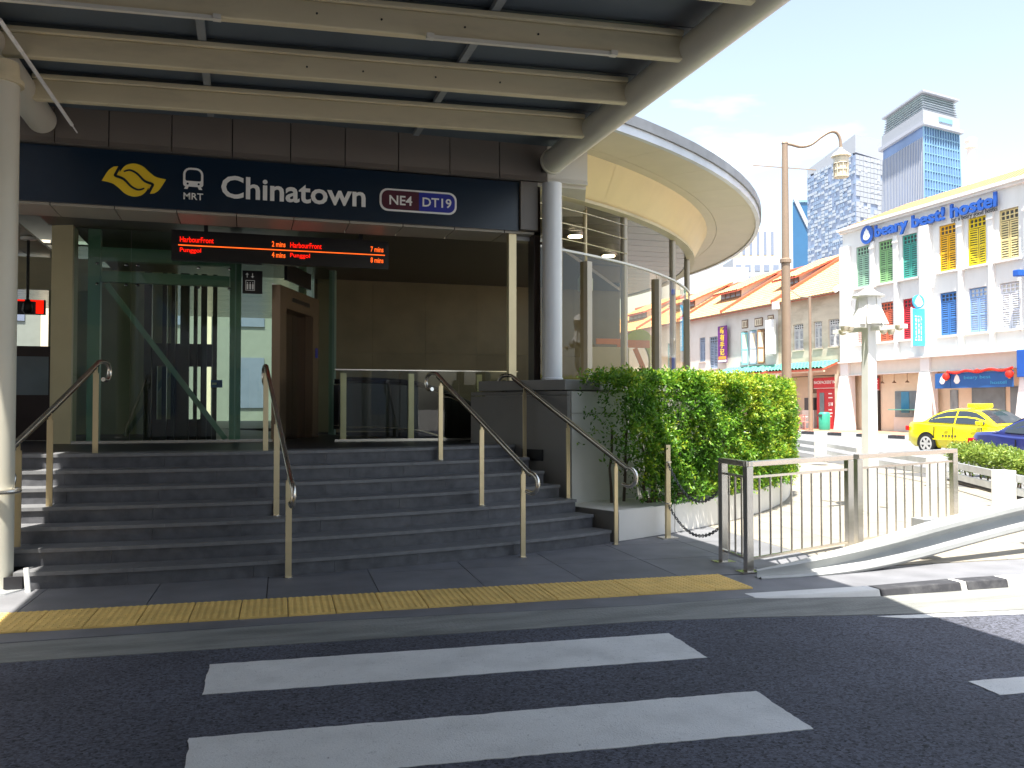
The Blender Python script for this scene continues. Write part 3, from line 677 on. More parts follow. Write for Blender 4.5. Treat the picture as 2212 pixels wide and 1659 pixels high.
s1 = [(778, 1070), (742, 1136), (800, 1160), (850, 1208), (900, 1232), (936, 1222)]
ribbon(s1[:2], 9, 'emblem_gap', 'sign_navy', sg, YS - .0095); ribbon([(742, 1130), (752, 1140), (800, 1160), (850, 1208), (896, 1230), (936, 1222)], [9, 5], 'emblem_gap', 'sign_navy', sg, YS - .0095)
mir = lambda L_: [(1736 - u, 2334 - v) for u, v in L_]
ribbon(mir(s1[:2]), 9, 'emblem_gap', 'sign_navy', sg, YS - .0095); ribbon(mir([(742, 1130), (752, 1140), (800, 1160), (850, 1208), (896, 1230), (936, 1222)]), [9, 5], 'emblem_gap', 'sign_navy', sg, YS - .0095)
# train pictogram
def rrect(x0, z0, x1, z1, r, n_=5, rt=None):
    rt = r if rt is None else rt; out = []
    for cx_, cz_, a0, rr in ((x1 - rt, z1 - rt, 0, rt), (x0 + rt, z1 - rt, 90, rt), (x0 + r, z0 + r, 180, r), (x1 - r, z0 + r, 270, r)):
        for k in range(n_ + 1): a = R(a0 + 90 * k / n_); out.append((cx_ + rr * cos(a), cz_ + rr * sin(a)))
    return out
ngon(rrect(-.69, 4.135, -.47, 4.355, .03, rt=.08), 'train_icon', 'sign_white', sg, YS, .006)
ngon(rrect(-.665, 4.20, -.495, 4.33, .018, rt=.055), 'train_icon_window', 'sign_navy', sg, YS - .0075, .002)
for x in (-.64, -.52): ngon(rrect(x - .012, 4.155, x + .012, 4.179, .0119), 'train_icon_lamp', 'sign_navy', sg, YS - .0075, .002)
for sx in (-1, 1): ngon([(-.58 + sx * .05, 4.134), (-.58 + sx * .085, 4.134), (-.58 + sx * .1, 4.105), (-.58 + sx * .062, 4.105)][::sx], 'train_icon_leg', 'sign_white', sg, YS, .006)
text('MRT', 'lettering', 'sign_white', sg, (-.685, YS, 3.985), FRONT, height=.078, width=.215, bold=.012)
text('Chinatown', 'lettering', 'sign_white', sg, (-.272, YS, 4.03), FRONT, height=.268, width=1.68, bold=.02, depth=.012)
ngon(rrect(1.58, 4.005, 2.555, 4.285, .10), 'station_code_frame', 'sign_white', sg, YS, .004)
ngon([(x, z) for x, z in rrect(1.605, 4.028, 2.53, 4.262, .085)], 'station_code_plate', 'sign_blue', sg, YS - .005, .002)
half_l = [p for p in rrect(1.605, 4.028, 2.53, 4.262, .085) if p[0] < 2.06]
ngon([(2.07, 4.262)] + half_l + [(2.07, 4.028)], 'station_code_plate', 'sign_maroon', sg, YS - .0085, .002)
text('NE4', 'lettering', 'sign_white', sg, (1.70, YS - .011, 4.085), FRONT, height=.118, width=.285, bold=.016, depth=.003)
text('DT19', 'lettering', 'sign_white', sg, (2.115, YS - .011, 4.085), FRONT, height=.118, width=.37, bold=.016, depth=.003)

# ================================================================== train times display
ld = thing('train_time_display', (.48, 11.6, 3.43), 'black hanging display with red and amber train times below the sign', 'display')
MB().box(-.88, 11.6, 3.425, 1.84, 11.72, 3.80).build('housing', 'black_panel', ld)
MB().box(-.80, 11.594, 3.605, 1.79, 11.6, 3.617).build('divider_line', 'led_amber', ld)
for x in (-.5, 1.45): MB().box(x, 11.63, 3.8, x + .05, 11.69, 3.96).build('hanger', 'dark_frame', ld)
for x, t, z, m, w in ((-.78, 'HarbourFront', 3.65, 'led_red', .40), (-.78, 'Punggol', 3.51, 'led_red', .25), (.33, '2 mins', 3.65, 'led_amber', .17), (.33, '4 mins', 3.51, 'led_amber', .17), (.56, 'HarbourFront', 3.65, 'led_red', .40), (.56, 'Punggol', 3.51, 'led_red', .25), (1.6, '7 mins', 3.65, 'led_amber', .17), (1.6, '8 mins', 3.505, 'led_amber', .17)):
    text(t, 'lettering', m, ld, (x, 11.597, z), FRONT, height=.07, width=w, depth=.004, bold=.01)
rl = thing('red_message_display', (-2.75, 14.4, 2.9), 'small red lit message board seen left of the beige pillar', 'display')
MB().box(-3.28, 14.4, 2.95, -2.84, 14.46, 3.17).build('housing', 'black_panel', rl)
for a in ((-3.26, 3.145, -2.86, 3.165), (-3.26, 2.965, -3.24, 3.145), (-2.96, 2.965, -2.86, 3.145)): MB().box(a[0], 14.39, a[1], a[2], 14.4, a[3]).build('lit_border', 'led_red', rl)
fn = thing('ceiling_camera', (-2.95, 13.6, 3.0), 'dark camera on a long ceiling rod left of the beige pillar', 'camera')
MB().lathe((-2.86, 13.4, 3.72), [(.1, .2), (.1, .17), (.02, .16)], 16).build('ceiling_rose', 'white_metal', fn)
MB().tube([(-2.86, 13.4, 3.05), (-2.86, 13.4, 3.9)], .02, 8).build('rod', 'dark_frame', fn)
MB().lathe((-2.86, 13.4, 2.86), [(.03, 0), (.07, .05), (.06, .14), (.03, .2)], 12).build('housing', 'dark_frame', fn)

# ================================================================== GLASS LIFT
lf = thing('glass_lift', (-.8, 13.2, 1.1), 'green tinted glass lift shaft with steel portal and diagonal brace behind the steps', 'lift')
L_ = lambda mb, n_, m, **k: mb.build(n_, m, lf, **k)
Y0 = 12.5
for x0, x1 in ((-2.13, -1.45), (-1.44, -.13), (-.11, .36)): L_(MB().box(x0, Y0, 1.14, x1, Y0 + .015, 3.93), 'glass_pane', 'glass_green')
L_(MB().box(-2.14, Y0 - .01, 1.1, .38, Y0 + .03, 1.135), 'sill', 'steel')
for x in (-1.9, -.12):
    L_(MB().box(x - .075, Y0 + .05, 1.1, x + .075, Y0 + .2, 3.93), 'frame_post', 'green_steel')
for z0, z1 in ((3.52, 3.70), (3.24, 3.38)): L_(MB().box(-1.82, Y0 + .06, z0, -.2, Y0 + .18, z1), 'frame_beam', 'green_steel')
L_(MB().bar((-1.76, Y0 + .12, 3.22), (-.24, Y0 + .12, 1.14), .05, .07), 'brace', 'green_steel')
L_(MB().bar((-1.7, Y0 + 1.7, 1.14), (-1.1, Y0 + 1.7, 2.1), .06, .07), 'brace', 'green_steel')
for x in (-1.85, -1.5, -1.36, -.6, -.2): 
    for z in (3.18, 3.45): L_(MB().lathe((x, Y0 - .03, z), [(.02, 0), (.025, .01), (.02, .03)], 8), 'spider_fitting', 'chrome')
# guide rails, machinery inside
for x, w in ((-1.36, .1), (-1.12, .06), (-1.0, .05), (-.88, .12), (-.70, .05), (-.6, .08), (-.44, .06)):
    L_(MB().box(x, 13.3, 1.1, x + w, 13.45, 3.5), 'guide_rail', 'dark_frame')
L_(MB().box(-1.38, 13.5, 1.1, -.45, 13.56, 1.4), 'counterweight', 'dark_frame'); L_(MB().box(-1.38, 13.5, 2.17, -.45, 13.56, 2.5), 'counterweight', 'dark_frame')
L_(MB().box(-1.38, 13.5, 1.4, -1.2, 13.56, 2.17), 'counterweight', 'dark_frame'); L_(MB().box(-.97, 13.5, 1.4, -.86, 13.56, 2.17), 'counterweight', 'dark_frame')
L_(MB().box(-.46, 13.28, 1.86, -.30, 13.29, 1.97), 'notice_plate', 'notice_blue')
L_(MB().box(-.44, 13.277, 1.90, -.38, 13.28, 1.93), 'notice_mark', 'sign_white')
# side with door: runs along direction 21.5 degrees from +Y
dv = Vector((.366, .93, 0)); nv = Vector((.93, -.366, 0)); O = Vector((.38, 12.5, 0))
def sideP(s_, o_, z): p = O + dv * s_ + nv * o_; return (p.x, p.y, z)
def sideb(s0, s1, o0, o1, z0, z1):
    return MB().hexa([sideP(s0, o0, z0), sideP(s0, o1, z0), sideP(s1, o1, z0), sideP(s1, o0, z0), sideP(s0, o0, z1), sideP(s0, o1, z1), sideP(s1, o1, z1), sideP(s1, o0, z1)])
L_(sideb(.0, .26, -.02, .1, 1.1, 3.28), 'portal_jamb', 'lift_steel'); L_(sideb(1.5, 1.8, -.02, .1, 1.1, 3.28), 'portal_jamb', 'lift_steel')
L_(sideb(.26, 1.5, -.02, .1, 2.98, 3.28), 'portal_lintel', 'lift_steel')
L_(sideb(.5, 1.3, .1, .108, 3.1, 3.16), 'floor_indicator', 'black_panel')
L_(sideb(.26, .88, -.06, -.02, 1.1, 2.98), 'door_leaf', 'lift_door'); L_(sideb(.89, 1.5, -.06, -.02, 1.1, 2.98), 'door_leaf', 'lift_door')
L_(sideb(1.82, 2.9, -.02, 0, 1.14, 3.9), 'glass_pane', 'glass_green'); L_(sideb(0, 1.8, -.02, 0, 3.3, 3.9), 'glass_pane', 'glass_green')
L_(sideb(2.9, 3.02, -.06, .04, 1.1, 3.93), 'frame_post', 'green_steel'); L_(sideb(2.3, 2.42, -.4, -.3, 1.1, 3.93), 'frame_post', 'green_steel')
L_(sideb(1.62, 1.74, .101, .106, 2.35, 2.5), 'call_sign', 'sign_blue')
ln = thing('lift_notice', (1.1, 14.3, 2.4), 'white and blue accessibility notices on the glass right of the lift door', 'notice')
for z0, z1, m in ((2.62, 2.92, 'sign_white'), (2.50, 2.61, 'notice_blue'), (2.05, 2.25, 'wall_grey')): sideb(1.86, 2.0, .002, .008, z0, z1).build('sheet', m, ln)
ls = thing('lift_sign', (.1, 12.3, 3.1), 'small navy sign with up and down arrows and lift symbol', 'sign')
MB().box(-.03, 12.3, 3.12, .23, 12.34, 3.43).build('board', 'black_panel', ls)
for x, d_ in ((.03, 1), (.10, -1)):
    z = 3.365; MB().box(x - .005, 12.294, z - .03, x + .005, 12.298, z + .03).build('arrow', 'sign_white', ls)
    ngon([(x - .022, z + d_ * .01), (x + .022, z + d_ * .01), (x, z + d_ * .035)][::d_], 'arrow', 'sign_white', ls, 12.298, .003)
for a in ((.01, 3.16, .13, 3.167), (.01, 3.293, .13, 3.30), (.01, 3.167, .017, 3.293), (.123, 3.167, .13, 3.293)): MB().box(a[0], 12.294, a[1], a[2], 12.298, a[3]).build('symbol_frame', 'sign_white', ls)
for x in (.035, .07, .105):
    ngon(rrect(x - .011, 3.175, x + .011, 3.25, .009), 'person_symbol', 'sign_white', ls, 12.298, .003); ngon(rrect(x - .008, 3.256, x + .008, 3.272, .0079), 'person_symbol', 'sign_white', ls, 12.298, .003)
sideb(.1, 1.2, .12, .16, 3.36, 3.6).build('lift_direction_sign', 'black_panel')
tag(bpy.data.objects['lift_direction_sign'], 'dark direction board mounted above the lift portal', 'sign')

# ================================================================== balustrade, escalator
gb = thing('glass_balustrade', (2.5, 12.3, 1.1), 'frameless glass balustrade with steel posts at the top of the steps', 'balustrade')
for i in range(3): MB().box(1.25 + i * .86, 12.2, 1.14, 2.09 + i * .86, 12.215, 2.09).build('glass_pane', 'glass_clear', gb)
for x in (1.32, 2.27, 3.27): MB().box(x - .04, 12.23, 1.1, x + .04, 12.29, 2.05).build('post', 'steel_post', gb)
MB().box(1.2, 12.19, 2.09, 3.85, 12.225, 2.105).build('top_edge', 'steel', gb)
MB().box(1.2, 12.18, 1.1, 3.85, 12.24, 1.135).build('base_rail', 'steel', gb)
es = thing('escalator', (2.4, 13.2, 1.1), 'black escalator descending behind the glass balustrade', 'escalator')
for y in (12.9, 13.9):
    path = bez([(1.35, 1.98), (1.9, 1.97), (2.5, 1.92), (3.1, 1.72), (3.9, 1.3), (4.9, .7)], 6)
    MB().tube([(x, y, z) for x, z in path], .04, 8).build('handrail', 'black_panel', es, smooth=True)
    s = MB(); n_ = len(path); vs = []
    for x, z in path: vs += [(x, y, z - .05), (x, y, max(z - .75, .4)), (x, y + .03, z - .05), (x, y + .03, max(z - .75, .4))]
    fs = []
    for i in range(n_ - 1): b = 4 * i; fs += [(b, b + 4, b + 5, b + 1), (b + 2, b + 3, b + 7, b + 6), (b, b + 2, b + 6, b + 4), (b + 1, b + 5, b + 7, b + 3)]
    s.add(vs, fs).build('side_panel', 'black_panel', es)
    MB().tube([(x, y - .03, z - .7) for x, z in path], .02, 6).build('skirt_trim', 'steel', es)
# ================================================================== HANDRAILS on the steps
def stair_rail(name_az, label, rads, posts, skew=0, curl=True):
    a = name_az; A_z = lambda r: name_az + skew * (r - 10.2); base = pol(posts[0][0], a)
    t = thing('handrail', (base[0], base[1], .05), label, 'handrail', 'steel handrails on the entrance steps')
    z_at = lambda r: 1.0 + (12.15 - r) * (.15 / .283)
    pts = []
    # lower curl
    r0, z0 = rads[0], z_at(rads[0])
    cr = .075
    low = []
    for k in range(9):
        th_ = R(-150 + k * 30 * 1.0)
        low.append((r0 + .06 + cr * cos(th_ + R(-30)), z0 - .085 + cr * sin(th_ + R(-30))))
    low = [(r0 - .06 + .0, z0 - .19), (r0 + .04, z0 - .205), (r0 + .11, z0 - .17), (r0 + .135, z0 - .11), (r0 + .12, z0 - .05), (r0 + .06, z0 - .012), (r0, z0 + .0)]
    r1, z1 = rads[1], z_at(rads[1])
    high = [(r1, z1), (r1 - .1, z1 + .01), (r1 - .2, z1 + .0), (r1 - .26, z1 - .04), (r1 - .28, z1 - .1), (r1 - .25, z1 - .16), (r1 - .19, z1 - .185), (r1 - .12, z1 - .18)]
    if not curl: low = [(r0, z0)]
    prof = (bez(low, 3) if curl else low) + [(r0 + (r1 - r0) * k / 6, z0 + (z1 - z0) * k / 6) for k in range(1, 6)] + bez(high, 3)
    MB().tube([pol(r_, A_z(r_), z) for r_, z in prof], .024, 12).build('rail', 'steel', t, smooth=True)
    MB().tube([pol(r0 + (r1 - r0) * k / 6, A_z(r0 + (r1 - r0) * k / 6), z0 + (z1 - z0) * k / 6 - .035) for k in range(0, 7)], .012, 8).build('under_bar', 'rail_dark', t, smooth=True)
    for r_, zb in posts:
        p = pol(r_, A_z(r_)); s = MB(); u = (sin(R(a)), -cos(R(a)), 0)
        zt = z_at(r_) - .03
        s.bar((p[0], p[1], zb), (p[0], p[1], zt - .06), .055, .014, up=u)
        s.bar((p[0], p[1], zt - .06), (p[0], p[1], zt), .03, .014, up=u)
        po = s.build('post', 'steel_post', t)
        MB().lathe((p[0], p[1], zb), [(.045, 0), (.045, .008)], 12).build('base_plate', 'steel', po)
    return t
stair_rail(15.9, 'steel handrail right of centre on the steps, with a chrome curl at its foot', (12.3, 10.3), [(12.17, .05), (11.35, .5), (10.4, .95)])
stair_rail(22.15, 'rightmost steel handrail running down the steps beside the planter', (12.3, 10.3), [(12.13, .05), (11.35, .5), (10.55, .95)])
stair_rail(4.7, 'middle steel handrail facing the viewer on the steps', (12.3, 10.2), [(12.12, .05), (11.2, .5), (10.17, .95)])
tl = stair_rail(-5.0, 'left steel handrail in the sunlit strip of the steps, its foot looping round the column', (11.75, 10.15), [(11.6, .2), (11.1, .5), (10.2, .95)], skew=-1.05, curl=False)
e_ = Vector((*pol(11.75, -6.63), 1.0 + (12.15 - 11.75) * .53)); MB().tube(bez([tuple(e_ + Vector((0, .12, .065))), tuple(e_), tuple(e_ + Vector((.0, -.07, -.13))), tuple(e_ + Vector((.07, -.10, -.22))), tuple(e_ + Vector((.07, -.16, -.31))), (-1.83, 8.23, .885)], 5), .022, 10).build('rail', 'steel', tl, smooth=True)
MB().tube([(-2.0 + .185 * cos(R(k * 15)), 8.3 + .185 * sin(R(k * 15)), .88) for k in range(25)], .02, 8).build('column_ring', 'steel', tl, smooth=True)
t = thing('handrail', (-2.6, 10.2, 1.1), 'short white rail post with brass ring behind the left column', 'handrail')
MB().box(-2.53, 10.3, .8, -2.47, 10.34, 1.95).build('post', 'white_metal', t)
MB().tube([(-2.5 + .1 * cos(R(k * 30)), 10.3, 1.98 + .1 * sin(R(k * 30))) for k in range(12)] + [(-2.4, 10.3, 1.98)], .022, 10).build('ring', 'chrome', t, smooth=True)

# ================================================================== PLANTER and big hedge
pw = thing('planter_wall', (8, 12, 0), 'low curved pale planter wall beneath the big hedge', 'planter')
for k in range(11):
    a0 = 22.9 + k * 5.0; zt = .40
    MB().arc(C0, 11.72, 12.02, a0 + .03, a0 + 4.97, .055, zt, 4).build('wall_block', 'planter', pw, bevel=.006)
MB().arc(C0, 11.1, 11.73, 22.6, 78, .03, .36, 30).build('soil_bed', 'soil', pw)
MB().prism([pol(11.15, 22.6), pol(12.0, 22.6), pol(12.0, 26), pol(11.4, 28.5), pol(11.15, 28.5)], .361, .405).build('ledge', 'planter', pw)
MB().prism([pol(11.13, 22.52), pol(12.02, 22.55), pol(12.02, 22.75), pol(11.13, 22.6)], .055, .40).build('end_cladding', 'block_dark', pw)

def leaves(name, centers, outward, size, m, parent=None, up=.25, tones=None, droop=.3, kind=None, sp=1.0):
    """many small folded leaves; centers Nx3, outward Nx3"""
    N = len(centers); rng = np.random.default_rng(5)
    d = outward + rng.normal(0, .55, (N, 3)); d[:, 2] += up; d /= np.linalg.norm(d, axis=1)[:, None]
    w = np.cross(d, np.array([0, 0, 1.25]) + rng.normal(0, .62, (N, 3))); w /= np.linalg.norm(w, axis=1)[:, None]
    nrm = np.cross(d, w)
    L = size * rng.uniform(.65, 1.35, N)[:, None]; W = L * .24
    base = centers; tip = base + d * L - np.array([0, 0, 1]) * L * droop * .5
    mid = base + d * L * .5 + nrm * L * .03
    l_ = mid + w * W + nrm * L * .08; r_ = mid - w * W + nrm * L * .08
    V = np.stack([base, l_, tip, r_], 1).reshape(-1, 3)
    F = np.arange(N * 4).reshape(N, 4)
    tri = np.concatenate([F[:, [0, 1, 2]], F[:, [0, 2, 3]]], 0)
    me = bpy.data.meshes.new(name)
    off = np.zeros(3)
    if parent is None: off = np.array([V[:, 0].mean(), V[:, 1].mean(), V[:, 2].min()])
    V = V - off
    me.vertices.add(len(V)); me.vertices.foreach_set('co', V.ravel())
    me.loops.add(len(tri) * 3); me.loops.foreach_set('vertex_index', tri.ravel().astype(np.int32))
    me.polygons.add(len(tri)); me.polygons.foreach_set('loop_start', (np.arange(len(tri)) * 3).astype(np.int32)); me.polygons.foreach_set('loop_total', np.full(len(tri), 3, np.int32))
    me.update(calc_edges=True)
    tn = rng.uniform(0, 1, N) if tones is None else np.clip(tones + rng.normal(0, .16, N), 0, 1)
    at = me.attributes.new('tone', 'FLOAT', 'POINT'); at.data.foreach_set('value', np.repeat(tn, 4).astype(np.float32))
    me.materials.append(MATS[m]); o = bpy.data.objects.new(name, me); COL.objects.link(o)
    if parent is None: o.location = off
    else:
        o.parent = parent
        if parent.get('_w'): o.location = -Vector(parent.location)
    return o

hd = thing('hedge', (7.4, 11.6, .36), 'large clipped green hedge growing in the curved planter beside the entrance', 'hedge')
rng = np.random.default_rng(11)
def hedge_points(nsprig, per):
    cs = []; outs = []; tones = []
    from mathutils import noise
    k = 0
    while k < nsprig:
        a = rng.uniform(23.2, 58.5); z = rng.uniform(.42, 1.98); 
        # denser towards shell: choose front face, top, or volume
        u = rng.random()
        rf = 12.07 + .15 * noise.noise(Vector((a * .25, z * 1.9, 3.1))) + .08 * noise.noise(Vector((a * .9, z * 6, 1.7)))
        if a > 50: rf -= ((a - 50) / 8.5) ** 2.5 * .5
        ztop = 1.93 + .05 * noise.noise(Vector((a * .5, 7.7, 0))) + .03 * noise.noise(Vector((a * 2.2, 3.3, 0)))
        if u < .62: r = rf - abs(rng.normal(0, .07)); o_ = (1, 0)
        elif u < .86: z = ztop - abs(rng.normal(0, .05)); r = rng.uniform(11.2, rf); o_ = (.25, 1)
        else: r = rng.uniform(11.25, rf); o_ = (.6, .4)
        if z > ztop: continue
        # sparse lower left, hollows
        lo = .66 - (a - 24.6) * .03
        if a < 36 and z < lo and rng.random() < .42: continue
        if a < 24.6 and (rng.random() < .25 or z < 1.05): continue
        if a < 26.5 and z < .85 and rng.random() < .55: continue
        hol = noise.noise(Vector((a * .34, z * 2.6, r * .4 + 9)))
        if hol < -.34 and rng.random() < .75 and a < 48: continue
        if z < .62 and rng.random() < .5: continue
        p = np.array(pol(r, a, z)); ov = np.array([sin(R(a)) * o_[0], -cos(R(a)) * o_[0], o_[1]])
        # sprig: leaves along a short twig
        td = ov + rng.normal(0, .5, 3) + np.array([0, 0, .35]); td /= np.linalg.norm(td)
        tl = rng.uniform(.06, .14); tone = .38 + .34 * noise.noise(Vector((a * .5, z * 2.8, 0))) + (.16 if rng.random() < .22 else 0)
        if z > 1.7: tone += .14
        if a < 36: tone -= .16 * min(1, (36 - a) / 6)  # left end: shade put into leaf tone, with less new growth there
        for j in range(per):
            f = j / (per - 1); q = p + td * tl * f; sd = rng.normal(0, 1, 3); sd -= td * sd.dot(td); sd /= np.linalg.norm(sd) + 1e-6
            cs.append(q); outs.append(td * .7 + sd * .9); tones.append(tone + .18 * f)
        k += 1
    return np.array(cs), np.array(outs), np.array(tones)
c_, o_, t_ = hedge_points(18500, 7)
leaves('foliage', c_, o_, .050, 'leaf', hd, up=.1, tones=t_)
for k in range(26):
    a = 25.5 + k * 1.25 + random.uniform(-.3, .3); r = random.uniform(11.4, 11.9); h = random.uniform(.9, 1.5)
    p = [pol(r, a, .36)]
    for j in range(1, 5): p.append(pol(r + random.uniform(-.06, .06) * j * .6, a + random.uniform(-.3, .3) * j * .6, .36 + h * j / 4))
    MB().tube(p, [.02, .018, .014, .011, .007], 6).build('stem', 'stem', hd, smooth=True)
    for q in range(3):
        z0 = .36 + h * random.uniform(.25, .7); b = pol(r, a, z0); e = pol(r + random.uniform(-.1, .15), a + random.uniform(-1.2, 1.2), z0 + random.uniform(.1, .35))
        if q < 2: MB().tube([b, e], [.009, .005], 5).build('stem', 'stem', hd)

# ================================================================== chain post, chains, fence
cpst = thing('chain_post', (4.74, 9.21, .05), 'slim steel post with chain standing before the planter', 'post')
MB().box(4.71, 9.19, .06, 4.77, 9.23, 1.14).build('shaft', 'steel_post', cpst, bevel=.004)
MB().box(4.64, 9.12, .052, 4.84, 9.30, .066).build('base_plate', 'steel', cpst)
for z in (.45, .93): MB().lathe((4.74, 9.2, z), [(.04, 0), (.04, .02)], 10).build('chain_collar', 'steel', cpst)
def chain(a, b, sag, label):
    s = MB(); n_ = 34; a = Vector(a); b = Vector(b)
    P = [a.lerp(b, i / n_) - Vector((0, 0, sag * 4 * (i / n_) * (1 - i / n_))) for i in range(n_ + 1)]
    for i in range(n_):
        p = P[i]; q = P[i + 1]; d = (q - p); m_ = (p + q) / 2; dn = d.normalized(); sd = dn.cross(Vector((0, 0, 1))).normalized() if i % 2 else Vector((0, 0, 1))
        h = d.length * .66; w = .014
        s.tube([m_ - dn * h, m_ - dn * h * .6 + sd * w, m_ + dn * h * .6 + sd * w, m_ + dn * h, m_ + dn * h * .6 - sd * w, m_ - dn * h * .6 - sd * w, m_ - dn * h], .005, 5, caps=False)
    return tag(s.build('chain', 'chain_iron'), label, 'chain', 'chains between post and fence')
chain((4.74, 9.19, .44), (4.56, 7.68, .42), .22, 'lower grey chain sagging between the slim post and the fence')
chain((4.74, 9.19, .92), (4.56, 7.68, .80), .28, 'upper grey chain sagging in front of the hedge')

def fence(pts, label, nb, feet):
    t = thing('steel_fence', (pts[0][0], pts[0][1], .05), label, 'fence', 'low stainless steel fences')
    H_ = 1.08
    for i, p in enumerate(pts):
        po = MB().box(p[0] - .035, p[1] - .035, .06, p[0] + .035, p[1] + .035, H_ - .051).build('post', 'steel', t, bevel=.004)
        if i in feet: MB().box(p[0] - .1, p[1] - .07, .052, p[0] + .1, p[1] + .07, .062).build('base_plate', 'steel', po)
    for i in range(len(pts) - 1):
        a = Vector((*pts[i], 0)); b = Vector((*pts[i + 1], 0)); d = (b - a).normalized()
        e0 = a - d * .035; e1 = b + d * .035
        MB().bar((e0.x, e0.y, H_ - .025), (e1.x, e1.y, H_ - .025), .07 - i * .002, .05).build('top_rail', 'steel', t, bevel=.004)
        for z in (.17, .93): MB().bar((a.x + d.x * .036, a.y + d.y * .036, z), (b.x - d.x * .036, b.y - d.y * .036, z), .028, .022).build('rail', 'steel', t)
        for k in range(nb[i]):
            f = (k + 1) / (nb[i] + 1); p = a.lerp(b, f); MB().tube([(p.x, p.y, .182), (p.x, p.y, .918)], .010, 8).build('baluster', 'steel', t, smooth=True)
    return t
fence([(4.55, 7.66), (4.50, 7.13), (6.09, 7.73)], 'near stainless steel fence with a short return beside the hedge planter', (3, 9), (0, 1, 2))
fence([(6.28, 7.82), (8.2, 8.5)], 'second stainless steel fence panel right of the camera pole', (10,), (0, 1))

# ================================================================== foreground crash barrier
gr = thing('crash_barrier', (6.5, 7, .05), 'galvanised crash barrier ramping down into the ground at its left end', 'guardrail')
def wbeam(path, hs, thick=.0):
    prof = [(-.5, .0), (-.45, .045), (-.36, .085), (-.24, .085), (-.12, .01), (0, -.01), (.12, .01), (.24, .085), (.36, .085), (.45, .045), (.5, .0)]
    vs = []; fs = []; m_ = len(prof); n_ = len(path)
    for i, p in enumerate(path):
        a = Vector(path[max(i - 1, 0)]); b = Vector(path[min(i + 1, n_ - 1)]); d = (b - a).normalized()
        nrm = Vector((d.y, -d.x, 0)).normalized(); h, tw = hs[i]
        up = (Vector((0, 0, 1)) * cos(tw) + nrm * sin(tw)); out = (nrm * cos(tw) - Vector((0, 0, 1)) * sin(tw))
        for u, w in prof: vs.append(tuple(Vector(p) + up * u * h + out * w * (h / .33)))
        for u, w in prof: vs.append(tuple(Vector(p) + up * u * h + out * (w * (h / .33) - .006)))
    for i in range(n_ - 1):
        b0 = i * 2 * m_; b1 = b0 + 2 * m_
        for k in range(m_ - 1):
            fs.append((b0 + k, b0 + k + 1, b1 + k + 1, b1 + k)); fs.append((b0 + m_ + k + 1, b0 + m_ + k, b1 + m_ + k, b1 + m_ + k + 1))
        for k in (0, m_ - 1): fs.append((b0 + k, b1 + k, b1 + m_ + k, b0 + m_ + k))
    return MB().add(vs, fs)
path = bez([(4.42, 6.86, .06), (4.9, 6.86, .09), (5.6, 6.9, .17), (6.6, 7.02, .31), (7.8, 7.18, .45), (9.2, 7.4, .56), (12, 7.6, .6)], 5)
hs = []
for i, p in enumerate(path):
    f = min(1, max(0, (p[0] - 4.42) / 1.9)); hs.append((.15 + .19 * f ** .8, -R(55) * (1 - f) ** 1.5))
path = [Vector((*p, 0)) if len(p) == 2 else Vector(p) for p in path]
wbeam(path, hs).build('rail_beam', 'barrier_white', gr, smooth=True, fix=False)
for x, y in ((8.35, 7.42), (10.4, 7.6)): MB().box(x - .06, y, .05, x + .06, y + .14, .62).build('post', 'galv', gr)
MB().box(6.5, 7.12, .2, 6.75, 7.3, .46).build('splice_block', 'galv', gr)
# plaza kerb barrier by the main road
mb_ = thing('road_barrier', (12.7, 13.6, .05), 'white painted two rail road barrier between plaza and main road', 'guardrail')
gp = [(9.9, 8.0), (11.02, 10.45), (12.66, 13.57), (13.8, 16.98), (15.3, 20.6), (16.5, 24.2), (17.8, 28), (19.2, 32), (20.8, 36.5)]
for x, y in gp: MB().box(x - .11, y - .13, .04, x + .11, y + .13, .62).build('post', 'white_metal', mb_, bevel=.01)
for z in (.30, .50):
    for i in range(len(gp) - 1):
        a = Vector((*gp[i], z)); b = Vector((*gp[i + 1], z)); sd = Vector((.17, -.06, 0))
        MB().bar(a + sd, b + sd, .05, .11).build('rail', 'galv', mb_)
sh = thing('low_hedge', (12.9, 11.5, 0), 'low clipped yellow green hedge along the road barrier at right', 'hedge')
rng = np.random.default_rng(3); N = 3600; cs = []; os_ = []; tn = []
A1 = np.array([14.35, 14.6]); B1 = np.array([11.2, 8.6]); dd = (B1 - A1) / np.linalg.norm(B1 - A1); pp = np.array([-dd[1], dd[0]])
if pp[0] > 0: pp = -pp
for k in range(N):
    f = rng.random(); u = rng.uniform(-.3, .3); top = .72 + .04 * sin(f * 31) + .04 * rng.normal()
    if rng.random() < .5: z = top - abs(rng.normal(0, .05)); o_ = np.array([0, 0, 1.])
    else: z = rng.uniform(.30, top); u = .3 - abs(rng.normal(0, .06)); o_ = np.array([pp[0], pp[1], .2])
    if z < .5 and rng.random() < .72: continue
    q = A1 + (B1 - A1) * f + pp * u
    for j in range(6):
        cs.append((q[0] + rng.normal(0, .04), q[1] + rng.normal(0, .04), z + rng.normal(0, .035))); os_.append(o_ + rng.normal(0, .5, 3)); tn.append(.5 + .3 * (z - .5))
leaves('foliage', np.array(cs), np.array(os_), .06, 'leaf_small', sh, up=.2, tones=np.array(tn))
for k in range(22):
    q = A1 + (B1 - A1) * (k + .5) / 22 + pp * random.uniform(-.1, .2)
    MB().tube([(q[0], q[1], .03), (q[0] + random.uniform(-.08, .08), q[1], .3), (q[0] + random.uniform(-.15, .15), q[1] + random.uniform(-.1, .1), .6)], [.022, .015, .008], 6).build('stem', 'stem', sh)
